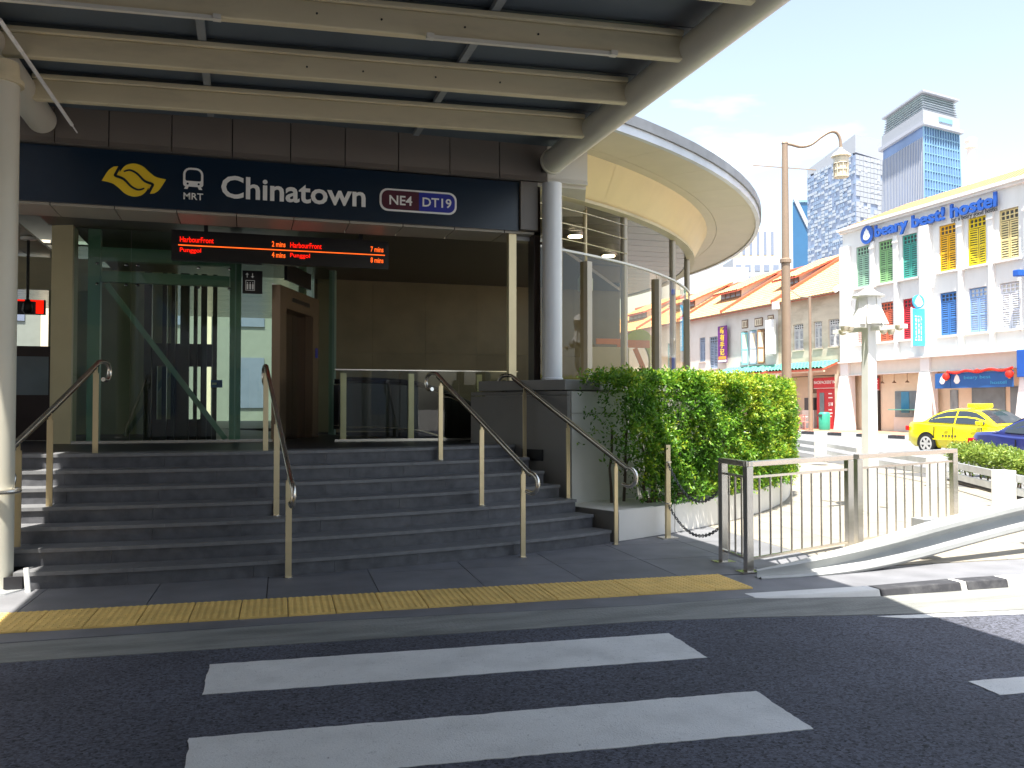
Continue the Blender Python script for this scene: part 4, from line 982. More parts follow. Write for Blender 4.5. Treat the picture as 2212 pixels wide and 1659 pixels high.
s = MB().prism([tuple(A1 + pp * .4), tuple(A1 - pp * .4), tuple(B1 - pp * .4), tuple(B1 + pp * .4)], .03, .065); s.build('soil_bed', 'soil', sh)

# ================================================================== camera pole
cx_, cy_ = 8.72, 10.6
cc = thing('camera_pole', (cx_, cy_, .05), 'white square pole with conical hood and dome cameras on cross arms', 'camera pole')
s = MB(); s.hexa([(cx_ - .085, cy_ - .085, .05), (cx_ + .085, cy_ - .085, .05), (cx_ + .085, cy_ + .085, .05), (cx_ - .085, cy_ + .085, .05), (cx_ - .072, cy_ - .072, 2.78), (cx_ + .072, cy_ - .072, 2.78), (cx_ + .072, cy_ + .072, 2.78), (cx_ - .072, cy_ + .072, 2.78)])
s.build('shaft', 'white_metal', cc, bevel=.008)
MB().lathe((cx_, cy_, 0), [(.225, 3.185), (.23, 3.2), (.13, 3.25), (.05, 3.31), (.015, 3.33)], 28).build('hood', 'white_metal', cc, smooth=True)
sk = MB()
for k in range(8):
    a0 = k * 45 + 2; a1 = k * 45 + 43
    P_ = lambda r, a, z: (cx_ + r * cos(R(a)), cy_ + r * sin(R(a)), z)
    vs = [P_(.165, a0, 3.18), P_(.165, a1, 3.18), P_(.185, a1, 3.0), P_(.185, a0, 3.0), P_(.275, a1, 2.78), P_(.275, a0, 2.78)]
    sk = MB().add(vs + [tuple(Vector(v) * 1 + Vector((0, 0, 0)) - (Vector(v) - Vector((cx_, cy_, v[2]))) * .04) for v in vs], [(0, 1, 2, 3), (3, 2, 4, 5), (9, 8, 7, 6), (11, 10, 8, 9), (0, 3, 9, 6), (3, 5, 11, 9), (1, 7, 8, 2), (2, 8, 10, 4), (5, 4, 10, 11), (0, 6, 7, 1)])
    sk.build('skirt_panel', 'white_metal', cc)
for ang in (14, 104):
    d = Vector((cos(R(ang)), sin(R(ang)), 0)); c = Vector((cx_, cy_, 2.76 - (ang > 90) * .045)); MB().bar(c - d * .6, c + d * .6, .08, .06).build('cross_arm', 'white_metal', cc)
for ang, r in ((14, .52), (194, .54), (14, .34), (194, .42), (104, .45), (284, .5)):
    p = (cx_ + r * cos(R(ang)), cy_ + r * sin(R(ang)), 2.655)
    MB().lathe(p, [(.01, 0), (.04, .012), (.055, .05), (.06, .08)], 14).build('dome_camera', 'lamp_glass', cc, smooth=True)
# ================================================================== street lamps
lx, ly = 11.95, 17.3
lp = thing('street_lamp', (lx, ly, 0), 'tall brown street lamp with curved arm and hanging lantern behind the hedge', 'street lamp')
MB().tube([(lx, ly, .03), (lx, ly, 4.95)], [.115, .1], 18).build('pole', 'lamp_brown', lp, smooth=True)
MB().tube([(lx, ly, 4.95), (lx, ly, 7.66)], [.09, .07], 18).build('pole', 'lamp_brown', lp, smooth=True)
MB().lathe((lx, ly, 0), [(.13, 4.9), (.13, 4.98), (.1, 5.0)], 18).build('collar', 'lamp_brown', lp)
ad = Vector((.956, -.294, 0))
armp = [(-.02, 7.62), (.12, 7.66), (.38, 7.60), (.62, 7.66), (.86, 7.84), (1.06, 7.95), (1.2, 7.93), (1.28, 7.80), (1.3, 7.6)]
armp = [(0, 7.66)] + [(t_, z) for t_, z in armp[1:]]
MB().tube([(lx + ad.x * t_, ly + ad.y * t_, z) for t_, z in bez(armp, 5)], .035, 10).build('arm', 'lamp_brown', lp, smooth=True)
MB().lathe((lx, ly, 0), [(.05, 7.62), (.08, 7.68), (.05, 7.74), (.01, 7.75)], 12).build('finial', 'lamp_brown', lp)
hx_, hy_ = lx + ad.x * 1.3, ly + ad.y * 1.3
ln_ = MB().lathe((hx_, hy_, 0), [(.03, 7.6), (.05, 7.54), (.22, 7.40), (.23, 7.37), (.19, 7.36)], 8).build('lantern_roof', 'lamp_glass', lp)
MB().lathe((hx_, hy_, 0), [(.17, 7.36), (.17, 7.22), (.19, 7.2)], 8).build('lantern_collar', 'lamp_glass', lp)
MB().lathe((hx_, hy_, 0), [(.165, 7.19), (.15, 6.9), (.13, 6.88)], 8).build('lantern_glass', 'wall_cream', lp)
for k in range(8):
    a = R(22.5 + 45 * k); MB().bar((hx_ + .17 * cos(a), hy_ + .17 * sin(a), 7.19), (hx_ + .153 * cos(a), hy_ + .153 * sin(a), 6.9), .018, .018).build('lantern_rib', 'lamp_glass', lp)
for z in (7.2, 7.05, 6.89): MB().lathe((hx_, hy_, z), [(.175, 0), (.175, .02)], 8).build('lantern_band', 'lamp_glass', lp)
MB().bar((lx - ad.x * .75, ly - ad.y * .75, 7.17), (lx + ad.x * .72, ly + ad.y * .72, 7.06), .02, .02).build('banner_rod', 'lamp_brown', lp)
sl_ = thing('street_lamp', (31.3, 43, .15), 'thin far street lamp pole standing before the stained shophouse', 'street lamp')
MB().tube([(31.3, 43, .15), (31.3, 43, 3.6)], .13, 10).tube([(31.3, 43, 3.6), (31.3, 43, 7.9)], .085, 10).build('pole', 'lamp_brown', sl_, smooth=True)
MB().tube([(31.3, 43, 7.85), (31.3, 43.9, 8.0), (31.3, 44.8, 8.5), (31.3, 45.6, 8.9)], .04, 8).build('arm', 'lamp_brown', sl_, smooth=True)

# ================================================================== cars
def sedan(name, loc, label, cat, paint, taxi=False):
    root = thing(name, loc, label, cat, world=False)
    # local: rear at y=+L, front towards -Y; x across; z up
    L = 4.72; W = .89
    belt = lambda u: np.interp(u, [0, .06, .55, 1.1, 2.2, 3.3, 3.9, 4.5, 4.72], [.86, 1.0, 1.03, .98, .95, .93, .88, .76, .62])
    hw = lambda u: np.interp(u, [0, .12, .5, 1.5, 3.4, 4.2, 4.55, 4.72], [.68, .78, .86, .89, .89, .84, .74, .6])
    us = [0, .05, .15, .35, .6, .9, 1.2, 1.7, 2.2, 2.7, 3.2, 3.5, 3.8, 4.1, 4.35, 4.55, 4.66, 4.72]
    s = MB(); m_ = 14
    for u in us:
        b = belt(u); w = hw(u); zb = np.interp(u, [0, .3, 4.3, 4.72], [.34, .2, .2, .3])
        half = [(0, zb), (w * .86, zb), (w * .97, zb + .12), (w, .52), (w * .985, .72), (w * .95, b - .07), (w * .86, b), (0, b + .035)]
        ring = half + [(-x, z) for x, z in half[-2:0:-1]]
        for x, z in ring: s.v.append((x, -u, z))
    m_ = 14
    for i in range(len(us) - 1):
        for k in range(m_): s.f.append((i * m_ + k, i * m_ + (k + 1) % m_, (i + 1) * m_ + (k + 1) % m_, (i + 1) * m_ + k))
    s.f.append(tuple(range(m_ - 1, -1, -1))); s.f.append(tuple((len(us) - 1) * m_ + k for k in range(m_)))
    body = s.build('body', paint, root, smooth=True)
    # greenhouse
    top = lambda u: np.interp(u, [.62, .9, 1.2, 1.55, 1.95, 2.4, 2.75, 3.05, 3.35, 3.55], [1.0, 1.16, 1.32, 1.42, 1.46, 1.455, 1.39, 1.24, 1.06, .93])
    wz = lambda z: np.interp(z, [.93, 1.46], [.80, .60])
    gu = np.linspace(.62, 3.55, 19); s = MB()
    for u in gu:
        t = float(top(u)); b = float(belt(u)) - .03; t = max(t, b + .02)
        wb = wz(b); wt = wz(t) - .03
        half = [(wb, b), (wz(b + (t - b) * .5) + .01, b + (t - b) * .5), (wt + .02, t - .03), (wt - .06, t), (0, t + .025)]
        ring = half + [(-x, z) for x, z in half[-2::-1]]
        for x, z in ring: s.v.append((x, -u, z))
    m_ = 9
    for i in range(len(gu) - 1):
        for k in range(m_ - 1): s.f.append((i * m_ + k, i * m_ + k + 1, (i + 1) * m_ + k + 1, (i + 1) * m_ + k))
    gh = s.build('roof', paint, root, smooth=True)
    # side windows
    def sidewin(u0, u1, sx):
        q = MB(); n_ = 9; U = np.linspace(u0, u1, n_); vs = []
        for u in U:
            t = float(top(u)) - .075; b = float(belt(u)) + .035; t = max(t, b + .012)
            vs += [(sx * (wz(b) + .022), -u, b), (sx * (wz(t) - .004), -u, t), (sx * (wz(b) + .012), -u, b), (sx * (wz(t) - .014), -u, t)]
        fs = []
        for i in range(n_ - 1): b = 4 * i; fs += [(b, b + 1, b + 5, b + 4), (b + 2, b + 6, b + 7, b + 3)]
        q.add(vs, fs).build('side_window', 'car_glass', root)
    for sx in (-1, 1): sidewin(.95, 1.98, sx); sidewin(2.04, 3.12, sx)
    def screen(u0, u1, nm):
        q = MB(); U = np.linspace(u0, u1, 7); vs = []
        for u in U:
            t = float(top(u)); w = wz(t) - .09
            for x in (-w, -w * .4, w * .4, w): vs.append((x, -u, t + .03 - (abs(x) / w) ** 3 * .022))
        fs = []
        for i in range(6):
            for k in range(3): fs.append((4 * i + k, 4 * i + k + 1, 4 * i + 5 + k, 4 * i + 4 + k))
        q.add(vs, fs).build(nm, 'car_glass', root)
    screen(2.72, 3.45, 'windscreen'); screen(.7, 1.3, 'rear_screen')
    # wheels
    wm = mesh_of(MB().tube([(-.11, 0, 0), (.11, 0, 0)], .315, 28), 'tyre', 'tyre')
    rb = MB().tube([(-.115, 0, 0), (.115, 0, 0)], .06, 12)
    for k in range(6):
        a = k * pi / 3; rb.bar((-.114, .05 * cos(a), .05 * sin(a)), (-.118, .2 * cos(a), .2 * sin(a)), .075, .012, up=(1, 0, 0)); rb.bar((.114, .05 * cos(a), .05 * sin(a)), (.118, .2 * cos(a), .2 * sin(a)), .075, .012, up=(1, 0, 0))
    n_ = 24
    for sx in (-.117, .117):
        o = len(rb.v)
        for k in range(n_): a = 2 * pi * k / n_; rb.v.append((sx, .185 * cos(a), .185 * sin(a))); rb.v.append((sx, .24 * cos(a), .24 * sin(a)))
        for k in range(n_): rb.f.append((o + 2 * k, o + 2 * k + 1, o + (2 * k + 3) % (2 * n_), o + (2 * k + 2) % (2 * n_)))
    rm = mesh_of(rb, 'rim', 'rim')
    for u in (.98, 3.78):
        for sx in (-1, 1):
            w_ = inst(wm, 'wheel', root, (sx * .80, -u, .315)); inst(rm, 'rim', w_, (0, 0, 0))
            q = MB(); n_ = 18; vs = []
            for k in range(n_ + 1):
                a = R(-12 + 204 * k / n_); vs += [(sx * .898, -u + .345 * cos(a), .315 + .345 * sin(a)), (sx * .898, -u + .385 * cos(a), .315 + .385 * sin(a))]
            fs = [(2 * k, 2 * k + 1, 2 * k + 3, 2 * k + 2) for k in range(n_)]
            q.add(vs, fs).build('wheel_arch', 'dark_frame', root)
            q = MB().tube([(sx * .893, -u, .315), (sx * .60, -u, .315)], .35, 24); q.build('wheel_well', 'dark_frame', root)
    for sx in (-1, 1):
        MB().box(sx * .56, .005, .72, sx * .80, -.12, .88).build('tail_light', 'tail_red', root, bevel=.02)
        MB().box(sx * .78, -.04, .74, sx * .815, -.16, .86).build('tail_light', 'tail_red', root, bevel=.01)
        MB().box(sx * .45, -4.60, .58, sx * .72, -4.70, .70).build('headlight', 'head_lamp', root, bevel=.02)
        MB().box(sx * .84, -2.95, .95, sx * 1.0, -3.12, 1.08).build('wing_mirror', paint, root, bevel=.03)
        for u in (1.72, 2.72): MB().box(sx * .885, -u, .80, sx * .91, -u - .16, .83).build('door_handle', paint, root, bevel=.006)
        for u in (1.28, 2.02, 3.1): MB().box(sx * .86, -u, .32, sx * .899, -u - .008, .88).build('door_gap', 'dark_frame', root)
        MB().box(sx * .87, -.9, .46, sx * .90, -3.9, .50).build('side_moulding', paint, root)
    MB().box(-.66, .03, .36, .66, -.1, .60).build('bumper', paint, root, bevel=.04); MB().box(-.62, -4.64, .34, .62, -4.76, .55).build('bumper', paint, root, bevel=.04)
    if taxi:
        MB().box(-.42, -2.15, 1.485, .42, -2.40, 1.62).build('roof_sign', paint, root, bevel=.03)
        for k in range(5): MB().box(-.904, -1.62 - k * .12, .56, -.901, -1.69 - k * .12, .62).build('door_lettering', 'letter_dark', root)
    return root
tx = sedan('taxi', (22.75, 24.9, 0), 'bright yellow taxi sedan with roof sign on the far side road', 'taxi', 'taxi_yellow', True); tx.rotation_euler = (0, 0, R(3)); tx.scale = (1.03, 1.03, 1.03)
bc = sedan('parked_car', (16.35, 15.75, 0), 'dark blue saloon car partly behind the low hedge at the right edge', 'car', 'car_blue'); bc.rotation_euler = (0, 0, R(3))
# ================================================================== HOSTEL
XF = 34.5
hs_ = thing('hostel_building', (37, 36, .15), 'white three storey hostel with coloured shutter windows and blue roof lettering', 'building')
H = lambda mb, n_, m, **k: mb.build(n_, m, hs_, **k)
H(MB().box(34.75, 25, 3.4, 44, 44.15, 12.0), 'wall_core', 'wall_white')
H(MB().box(34.5, 25, 10.92, 34.75, 44.15, 12.05), 'wall', 'wall_white')
H(MB().box(34.15, 24.8, 12.051, 34.9, 44.3, 12.2), 'cornice', 'wall_white'); H(MB().box(34.3, 24.8, 11.93, 34.499, 44.25, 12.05), 'cornice', 'wall_white')
WY = [(41.86, 42.96), (39.95, 41.05), (38.1, 39.2), (35.44, 36.54), (33.55, 34.65), (31.68, 32.78), (29.5, 30.6), (27.6, 28.7)]
edges = [44.15] ; 
# wall strips between windows and spandrels
gaps = []; prev = 44.15
for a, b in WY: gaps.append((b, prev)); prev = a
gaps.append((25, prev))
for a, b in gaps: H(MB().box(34.5, a, 4.2, 34.75, b, 10.92), 'wall', 'wall_white')
for a, b in WY:
    H(MB().box(34.5, a, 7.42, 34.75, b, 8.5), 'spandrel', 'wall_white'); H(MB().box(34.5, a, 4.2, 34.75, b, 5.2), 'spandrel', 'wall_white')
    for z in (8.5, 5.2): H(MB().box(34.3, a - .22, z - .09, 34.6, b + .22, z), 'window_sill', 'wall_white')
for (a, b) in gaps[1:]:
    c = (a + b) / 2
    if b - a > 1.4: H(MB().box(34.2, c - .32, 3.4, 34.499, c + .32, 11.1), 'pillar', 'wall_white')
    else: H(MB().box(34.36, c - .14, 4.2, 34.499, c + .14, 11.0), 'pilaster', 'wall_white'); H(MB().box(34.30, c - .2, 10.6, 34.359, c + .2, 10.7), 'pilaster_cap', 'wall_white')
H(MB().box(34.2, 43.4, 3.4, 34.499, 44.1, 11.1), 'pillar', 'wall_white')
H(MB().box(34.05, 25, 4.12, 34.75, 44.15, 4.2), 'ledge', 'wall_white'); H(MB().box(34.35, 25, 3.41, 34.75, 44.15, 4.119), 'beam', 'wall_grey')
H(MB().box(34.25, 25, 3.36, 34.8, 44.15, 3.409), 'ledge', 'wall_white')
# buttress-like columns on the pavement
for c in (43.75, 37.32, 31.0, 26.2):
    H(MB().hexa([(33.8, c - .5, .15), (34.7, c - .4, .15), (34.7, c + .4, .15), (33.8, c + .5, .15), (34.15, c - .35, 3.36), (34.7, c - .35, 3.36), (34.7, c + .35, 3.36), (34.15, c + .35, 3.36)]), 'column', 'wall_white')
# ground floor wall (set back) with its shop fronts
H(MB().box(35.0, 25, .15, 35.2, 44.15, 3.36), 'shop_wall', 'wall_cream')
H(MB().box(34.94, 38.0, .15, 34.999, 40.5, .95), 'counter', 'wall_grey'); cw = H(MB().box(34.95, 38.1, .96, 34.999, 40.4, 2.4), 'shop_window', 'shop_glass')
for a, b in ((39.3, 39.9), (38.1, 38.5)): MB().box(34.93, a, 1.2, 34.948, b, 2.36).build('curtain', 'curtain_blue', cw)
MB().box(34.3, 38.2, 1.35, 34.96, 40.2, 1.4).build('counter_shelf', 'green_tile', cw)
dk = H(MB().box(34.9, 41.6, .15, 34.999, 42.65, 2.46), 'door', 'brown_frame'); MB().box(34.88, 41.75, .35, 34.899, 42.5, 2.3).build('door_pane', 'shop_glass', dk)
for z, w in ((1.9, .3), (1.5, .25), (1.1, .35), (.7, .3)): MB().box(34.87, 42.0, z, 34.88, 42.0 + w, z + .2).build('pasted_notice', 'sign_white', dk)
H(MB().box(34.95, 33.0, .15, 34.999, 35.0, 2.5), 'shop_window', 'shop_glass'); H(MB().box(34.95, 31.7, .15, 34.999, 32.7, 2.5), 'shop_window', 'shop_glass'); H(MB().box(34.95, 35.9, .3, 34.999, 36.4, 2.4), 'shop_window', 'shop_glass')
# shuttered windows
def slat_mesh(w, h, n_, m):
    s = MB(); fr = .055
    s.box(-.03, -w / 2, 0, .02, -w / 2 + fr, h); s.box(-.03, w / 2 - fr, 0, .02, w / 2, h)
    for z in (0, h / 2 - fr / 2, h - fr): s.box(-.03, -w / 2 + fr, z, .02, w / 2 - fr, z + fr)
    for half_ in (0, 1):
        z0 = fr + half_ * (h / 2 - fr / 2) ; hh = h / 2 - fr * 1.5
        for k in range(n_):
            z = z0 + (k + .1) * hh / n_; dz = hh / n_ * .62
            s.hexa([(-.025, -w / 2 + fr, z), (-.015, -w / 2 + fr, z), (-.015, w / 2 - fr, z), (-.025, w / 2 - fr, z), (.0, -w / 2 + fr, z + dz), (.012, -w / 2 + fr, z + dz), (.012, w / 2 - fr, z + dz), (.0, w / 2 - fr, z + dz)])
    return mesh_of(s, 'shutter', m)
def transom_mesh(w, h, m):
    s = MB(); f = .05
    s.box(-.03, -w / 2, 0, .02, w / 2, f); s.box(-.03, -w / 2, h - f, .02, w / 2, h)
    for k in range(5): y = -w / 2 + k * (w - f) / 4; s.box(-.03, y, f, .02, y + f, h - f)
    s.box(-.028, -w / 2 + f, h / 2 - f / 2, .018, w / 2 - f, h / 2 + f / 2)
    return mesh_of(s, 'transom_lattice', m)
CA = {}
def shutter_window(parent, x, yc, z0, w, h, m, open_=None, depth=.12):
    key = (m, w, h)
    if key not in CA:
        CA[key] = (mesh_of(MB().box(0, -w / 2, 0, .02, w / 2, h), 'window', 'louvre_dark' if m not in ('sh_white', 'sh_light', 'sh_pink') else 'wall_grey'), slat_mesh(w / 2 - .045, h * .76, 7, m), transom_mesh(w - .06, h * .2, m), mesh_of(MB().box(-.05, -w / 2, 0, 0, -w / 2 + .035, h).box(-.05, w / 2 - .035, 0, 0, w / 2, h).box(-.05, -w / 2 + .035, h - .04, 0, w / 2 - .035, h).box(-.05, -w / 2 + .035, 0, 0, w / 2 - .035, .03), 'window_frame', m))
    b, s, t, f = CA[key]
    wi = inst(b, 'window', parent, (x + depth, yc, z0))
    q = inst(f, 'window_frame', wi, (0, 0, 0)); inst(t, 'transom_lattice', wi, (-.02, 0, h * .79))
    for sx in (-1, 1):
        inst(s, 'shutter', wi, (-.03, sx * (w / 4 - .0), .03), (0, 0, R(sx * open_) if open_ else 0))
    return wi
c3 = ['sh_mint', 'sh_green', 'sh_teal', 'sh_amber', 'sh_yellow', 'sh_cream', 'sh_amber', 'sh_teal']
c2_ = ['sh_pink', 'sh_coral', 'sh_red', 'sh_blue', 'sh_light', 'sh_white', 'sh_green', 'sh_red']
for (a, b), m3, m2 in zip(WY, c3, c2_):
    w3 = shutter_window(hs_, XF, (a + b) / 2, 8.5, 1.1, 2.40, m3, 12 if m3 == 'sh_yellow' else None); w2 = shutter_window(hs_, XF, (a + b) / 2, 5.2, 1.1, 2.2, m2)
    w3['label'] = m3[3:] + ' shuttered window'; w2['label'] = m2[3:] + ' shuttered window'
# roof
def tiled(x0, z0, x1, z1, y0, y1, m, parent, name='roof_tiles', pitch=.28, courses=9, amp=.045):
    nr = int((y1 - y0) / pitch); s = MB(); ny = nr * 4 + 1; L = hypot(x1 - x0, z1 - z0)
    nx, nz = -(z1 - z0) / L, (x1 - x0) / L; rows = []
    for c in range(courses):
        for e in (0, 1):
            f = (c + e) / courses; lift = .028 * (1 - e)
            for j in range(ny):
                y = y0 + (y1 - y0) * j / (ny - 1); a = amp * abs(sin(pi * j / 4)) + lift
                s.v.append((x0 + (x1 - x0) * f + nx * a, y, z0 + (z1 - z0) * f + nz * a))
    for rr in range(courses * 2 - 1):
        for j in range(ny - 1): s.f.append((rr * ny + j, rr * ny + j + 1, (rr + 1) * ny + j + 1, (rr + 1) * ny + j))
    o = s.build(name, m, parent, fix=False)
    o['kind'] = 'stuff'
    und = MB().hexa([(x0, y0, z0 - .12), (x1, y0, z1 - .12), (x1, y1, z1 - .12), (x0, y1, z0 - .12), (x0, y0, z0 - .01), (x1, y0, z1 - .01), (x1, y1, z1 - .01), (x0, y1, z0 - .01)]); und.build('roof_slab', 'roof_red', parent)
    return o
tiled(34.6, 12.3, 39.3, 14.1, 25, 44.0, 'roof_pale', hs_, courses=12)
H(MB().prismY([(34.9, 12.0), (43.6, 12.0), (39.3, 14.0)], 43.9, 44.1), 'gable', 'wall_white')
H(MB().box(34.5, 24.9, 12.2, 35.0, 44.2, 12.32), 'parapet', 'wall_white')
# rooftop letters
lt = thing('hostel_lettering', (34.4, 37, 10.9), 'large blue raised lettering reading beary best hostel on the white facade', 'sign')
XL = 34.27
for t_, ya, yb, z, h in (('beary', 41.05, 38.5, 10.95, .88), ('best!', 38.2, 35.9, 11.12, .70), ('hostel', 35.52, 32.66, 11.10, .72)):
    text(t_, 'lettering', 'letter_blue', lt, (XL, ya, z), WEST, height=h, width=ya - yb, bold=.03, depth=.1)
text('by: a beary good hostel', 'lettering', 'letter_dark', lt, (XL, 35.45, 10.82), WEST, height=.30, width=2.8, depth=.03)
def bear(parent, x, y, z, k, ring='letter_blue', face='sign_white'):
    n_ = 28
    dsk = MB(); o = [(y + .52 * k * cos(2 * pi * i / n_), z + .52 * k * sin(2 * pi * i / n_)) for i in range(n_)]
    MB().prismX(o, x, x + .05).build('emblem_disc', ring, parent)
    pts = [(0, .44), (.10, .30), (.2, .24), (.24, .12), (.30, .0), (.33, -.14), (.28, -.27), (.12, -.35), (0, -.37)]
    pts = pts + [(-a, b) for a, b in pts[-2:0:-1]]
    MB().prismX([(y + a * k * .82, z + b * k * .82) for a, b in pts], x - .02, x - .001).build('emblem_face', face, parent)
    MB().prismX([(y - .04 * k, z - .08 * k), (y + .04 * k, z - .08 * k), (y, z - .15 * k)], x - .03, x - .021).build('emblem_nose', 'letter_dark', parent)
be = thing('hostel_emblem', (XL, 41.76, 10.95), 'round blue emblem with white face left of the hostel lettering', 'sign'); bear(be, XL, 41.76, 11.45, 1.02)
hg = thing('hanging_sign', (33.8, 37.3, 4.7), 'narrow sky blue vertical sign with round emblem projecting from the hostel', 'sign')
MB().box(33.38, 37.22, 4.72, 34.16, 37.32, 6.68).build('sign_box', 'sky_blue_sign', hg, bevel=.01); MB().box(33.32, 37.24, 4.66, 33.379, 37.3, 6.74).build('sign_edge', 'wall_white', hg)
for z in (4.95, 6.45): MB().box(34.161, 37.25, z, 34.25, 37.29, z + .05).build('bracket', 'galv', hg)
for k in range(3): text(('hostel', 'best!', 'beary')[k], 'lettering', 'sign_white', hg, (33.62 + k * .17, 37.21, 5.0), (R(90), R(-90), 0), height=.1, width=1.3, depth=.01)
n_ = 24; MB().prismY([(33.78 + .36 * cos(2 * pi * i / n_), 7.05 + .36 * sin(2 * pi * i / n_)) for i in range(n_)], 37.22, 37.3).build('emblem_disc', 'sky_blue_sign', hg)
MB().prismY([(33.78 + a * .8, 7.05 + b * .75) for a, b in [(0, .44), (-.2, .2), (-.33, -.12), (-.12, -.35), (.12, -.35), (.33, -.12), (.2, .2)]], 37.2, 37.219).build('emblem_face', 'sign_white', hg)
bn = thing('shop_banner', (34.0, 34, 2.47), 'long blue shop banner with white emblems under the hostel beam', 'banner')
MB().box(34.0, 31.65, 2.47, 34.05, 35.35, 3.24).build('banner_cloth', 'banner_blue', bn); MB().box(34.0, 35.38, 2.47, 34.05, 36.4, 3.24).build('banner_cloth', 'banner_blue', bn)
for y, z, k in ((35.9, 2.88, .55), (34.95, 2.9, .6)):
    pts = [(0, .44), (.2, .24), (.33, -.14), (.12, -.35), (-.12, -.35), (-.33, -.14), (-.2, .24)]
    MB().prismX([(y + a * k, z + b * k) for a, b in pts], 33.98, 33.999).build('emblem_face', 'sign_white', bn)
text('beary best', 'lettering', 'sky_blue_sign', bn, (33.99, 34.5, 2.85), WEST, height=.22, width=1.6, depth=.01); text('hostel', 'lettering', 'sky_blue_sign', bn, (33.99, 32.9, 2.62), WEST, height=.16, width=.9, depth=.01)
bt = thing('red_bunting', (33.95, 33.5, 3.2), 'red cloth bunting draped along the top of the blue banner', 'bunting')
P_ = [(33.9, 35.5, 3.2)]
MB().tube(bez([(33.93, 35.5, 3.3), (33.93, 34.9, 3.22), (33.93, 34.3, 3.32), (33.93, 33.6, 3.22), (33.93, 32.9, 3.34), (33.93, 32.2, 3.24), (33.93, 31.6, 3.36)], 4), .06, 8).build('cloth', 'lantern_red', bt, smooth=True)
MB().lathe((33.9, 33.6, 3.18), [(.02, 0), (.13, .05), (.13, .15), (.02, .2)], 10).build('rosette', 'lantern_red', bt)
for y, w in ((35.5, 'left'), (31.7, 'right')):
    ltn = thing('red_lantern', (33.85, y, 2.9), 'round red paper lantern at the %s end of the blue banner' % w, 'lantern', 'red lanterns on the shop banner')
    MB().lathe((33.85, y, 2.88), [(.05, 0), (.15, .06), (.19, .18), (.15, .3), (.05, .36)], 14).build('paper_body', 'lantern_red', ltn, smooth=True); MB().lathe((33.85, y, 2.85), [(.055, 0), (.055, .03)], 10).build('rim_band', 'sign_orange', ltn)
for i, (y, w) in enumerate(((41.1, 'left'), (40.15, 'middle'), (39.15, 'right'))):
    pl = thing('pendant_lamp', (34.7, y, 2.85), 'small bronze pendant lamp under the hostel beam, %s of three' % w, 'lamp', 'pendant lamps under the beam')
    MB().tube([(34.7, y, 3.0), (34.7, y, 3.36)], .012, 6).build('cord', 'wood_brown', pl); MB().lathe((34.7, y, 2.86), [(.12, 0), (.1, .04), (.03, .1), (.02, .16)], 12).build('lamp_shade', 'wood_brown', pl)
rs = thing('shop_sign', (34.85, 42.1, 2.5), 'small red sign with white lines above the dark hostel door', 'sign')
MB().box(34.85, 41.56, 2.48, 34.89, 42.62, 3.3).build('board', 'shop_red', rs); MB().box(34.84, 41.56, 3.16, 34.849, 42.62, 3.3).build('board_band', 'letter_dark', rs)
for z, a, b in ((3.0, 41.62, 42.55), (2.86, 41.65, 42.5), (2.72, 41.75, 42.4), (2.58, 41.8, 42.2)): MB().box(34.84, a, z, 34.849, b, z + .045).build('lettering', 'sign_white', rs)
MB().box(34.84, 41.56, 2.49, 34.849, 42.62, 2.515).build('board_band', 'sign_white', rs)
tag(MB().box(33.9, 30.6, 2.9, 34.2, 31.35, 4.15).build('corner_sign', 'letter_blue', bevel=.03), 'blue box sign on the hostel at the right edge', 'sign')
tag(MB().box(33.9, 31.15, 7.55, 34.3, 31.5, 7.85).build('wall_fixture', 'letter_blue', bevel=.04), 'small blue fixture high on the hostel wall near the right edge', 'fixture')
fpole = thing('roof_mast', (60, 59.8, 0), 'slender pale mast rising behind the hostel roof', 'mast')
MB().tube([(60, 59.8, 10), (60, 59.8, 23.8)], .33, 14).build('mast_pole', 'wall_white', fpole, smooth=True); MB().lathe((60, 59.8, 23.8), [(.33, 0), (.5, .1), (.5, .25), (.36, .3), (.5, .7), (.5, .85), (.2, 1.0)], 14).build('mast_head', 'wall_white', fpole)
MB().box(56, 56, 0, 64, 64, 10).build('mast_base', 'wall_white', fpole)
tiled(33.9, 11.6, 36.0, 13.0, 24.6, 29.6, 'roof_red', hs_, courses=5)

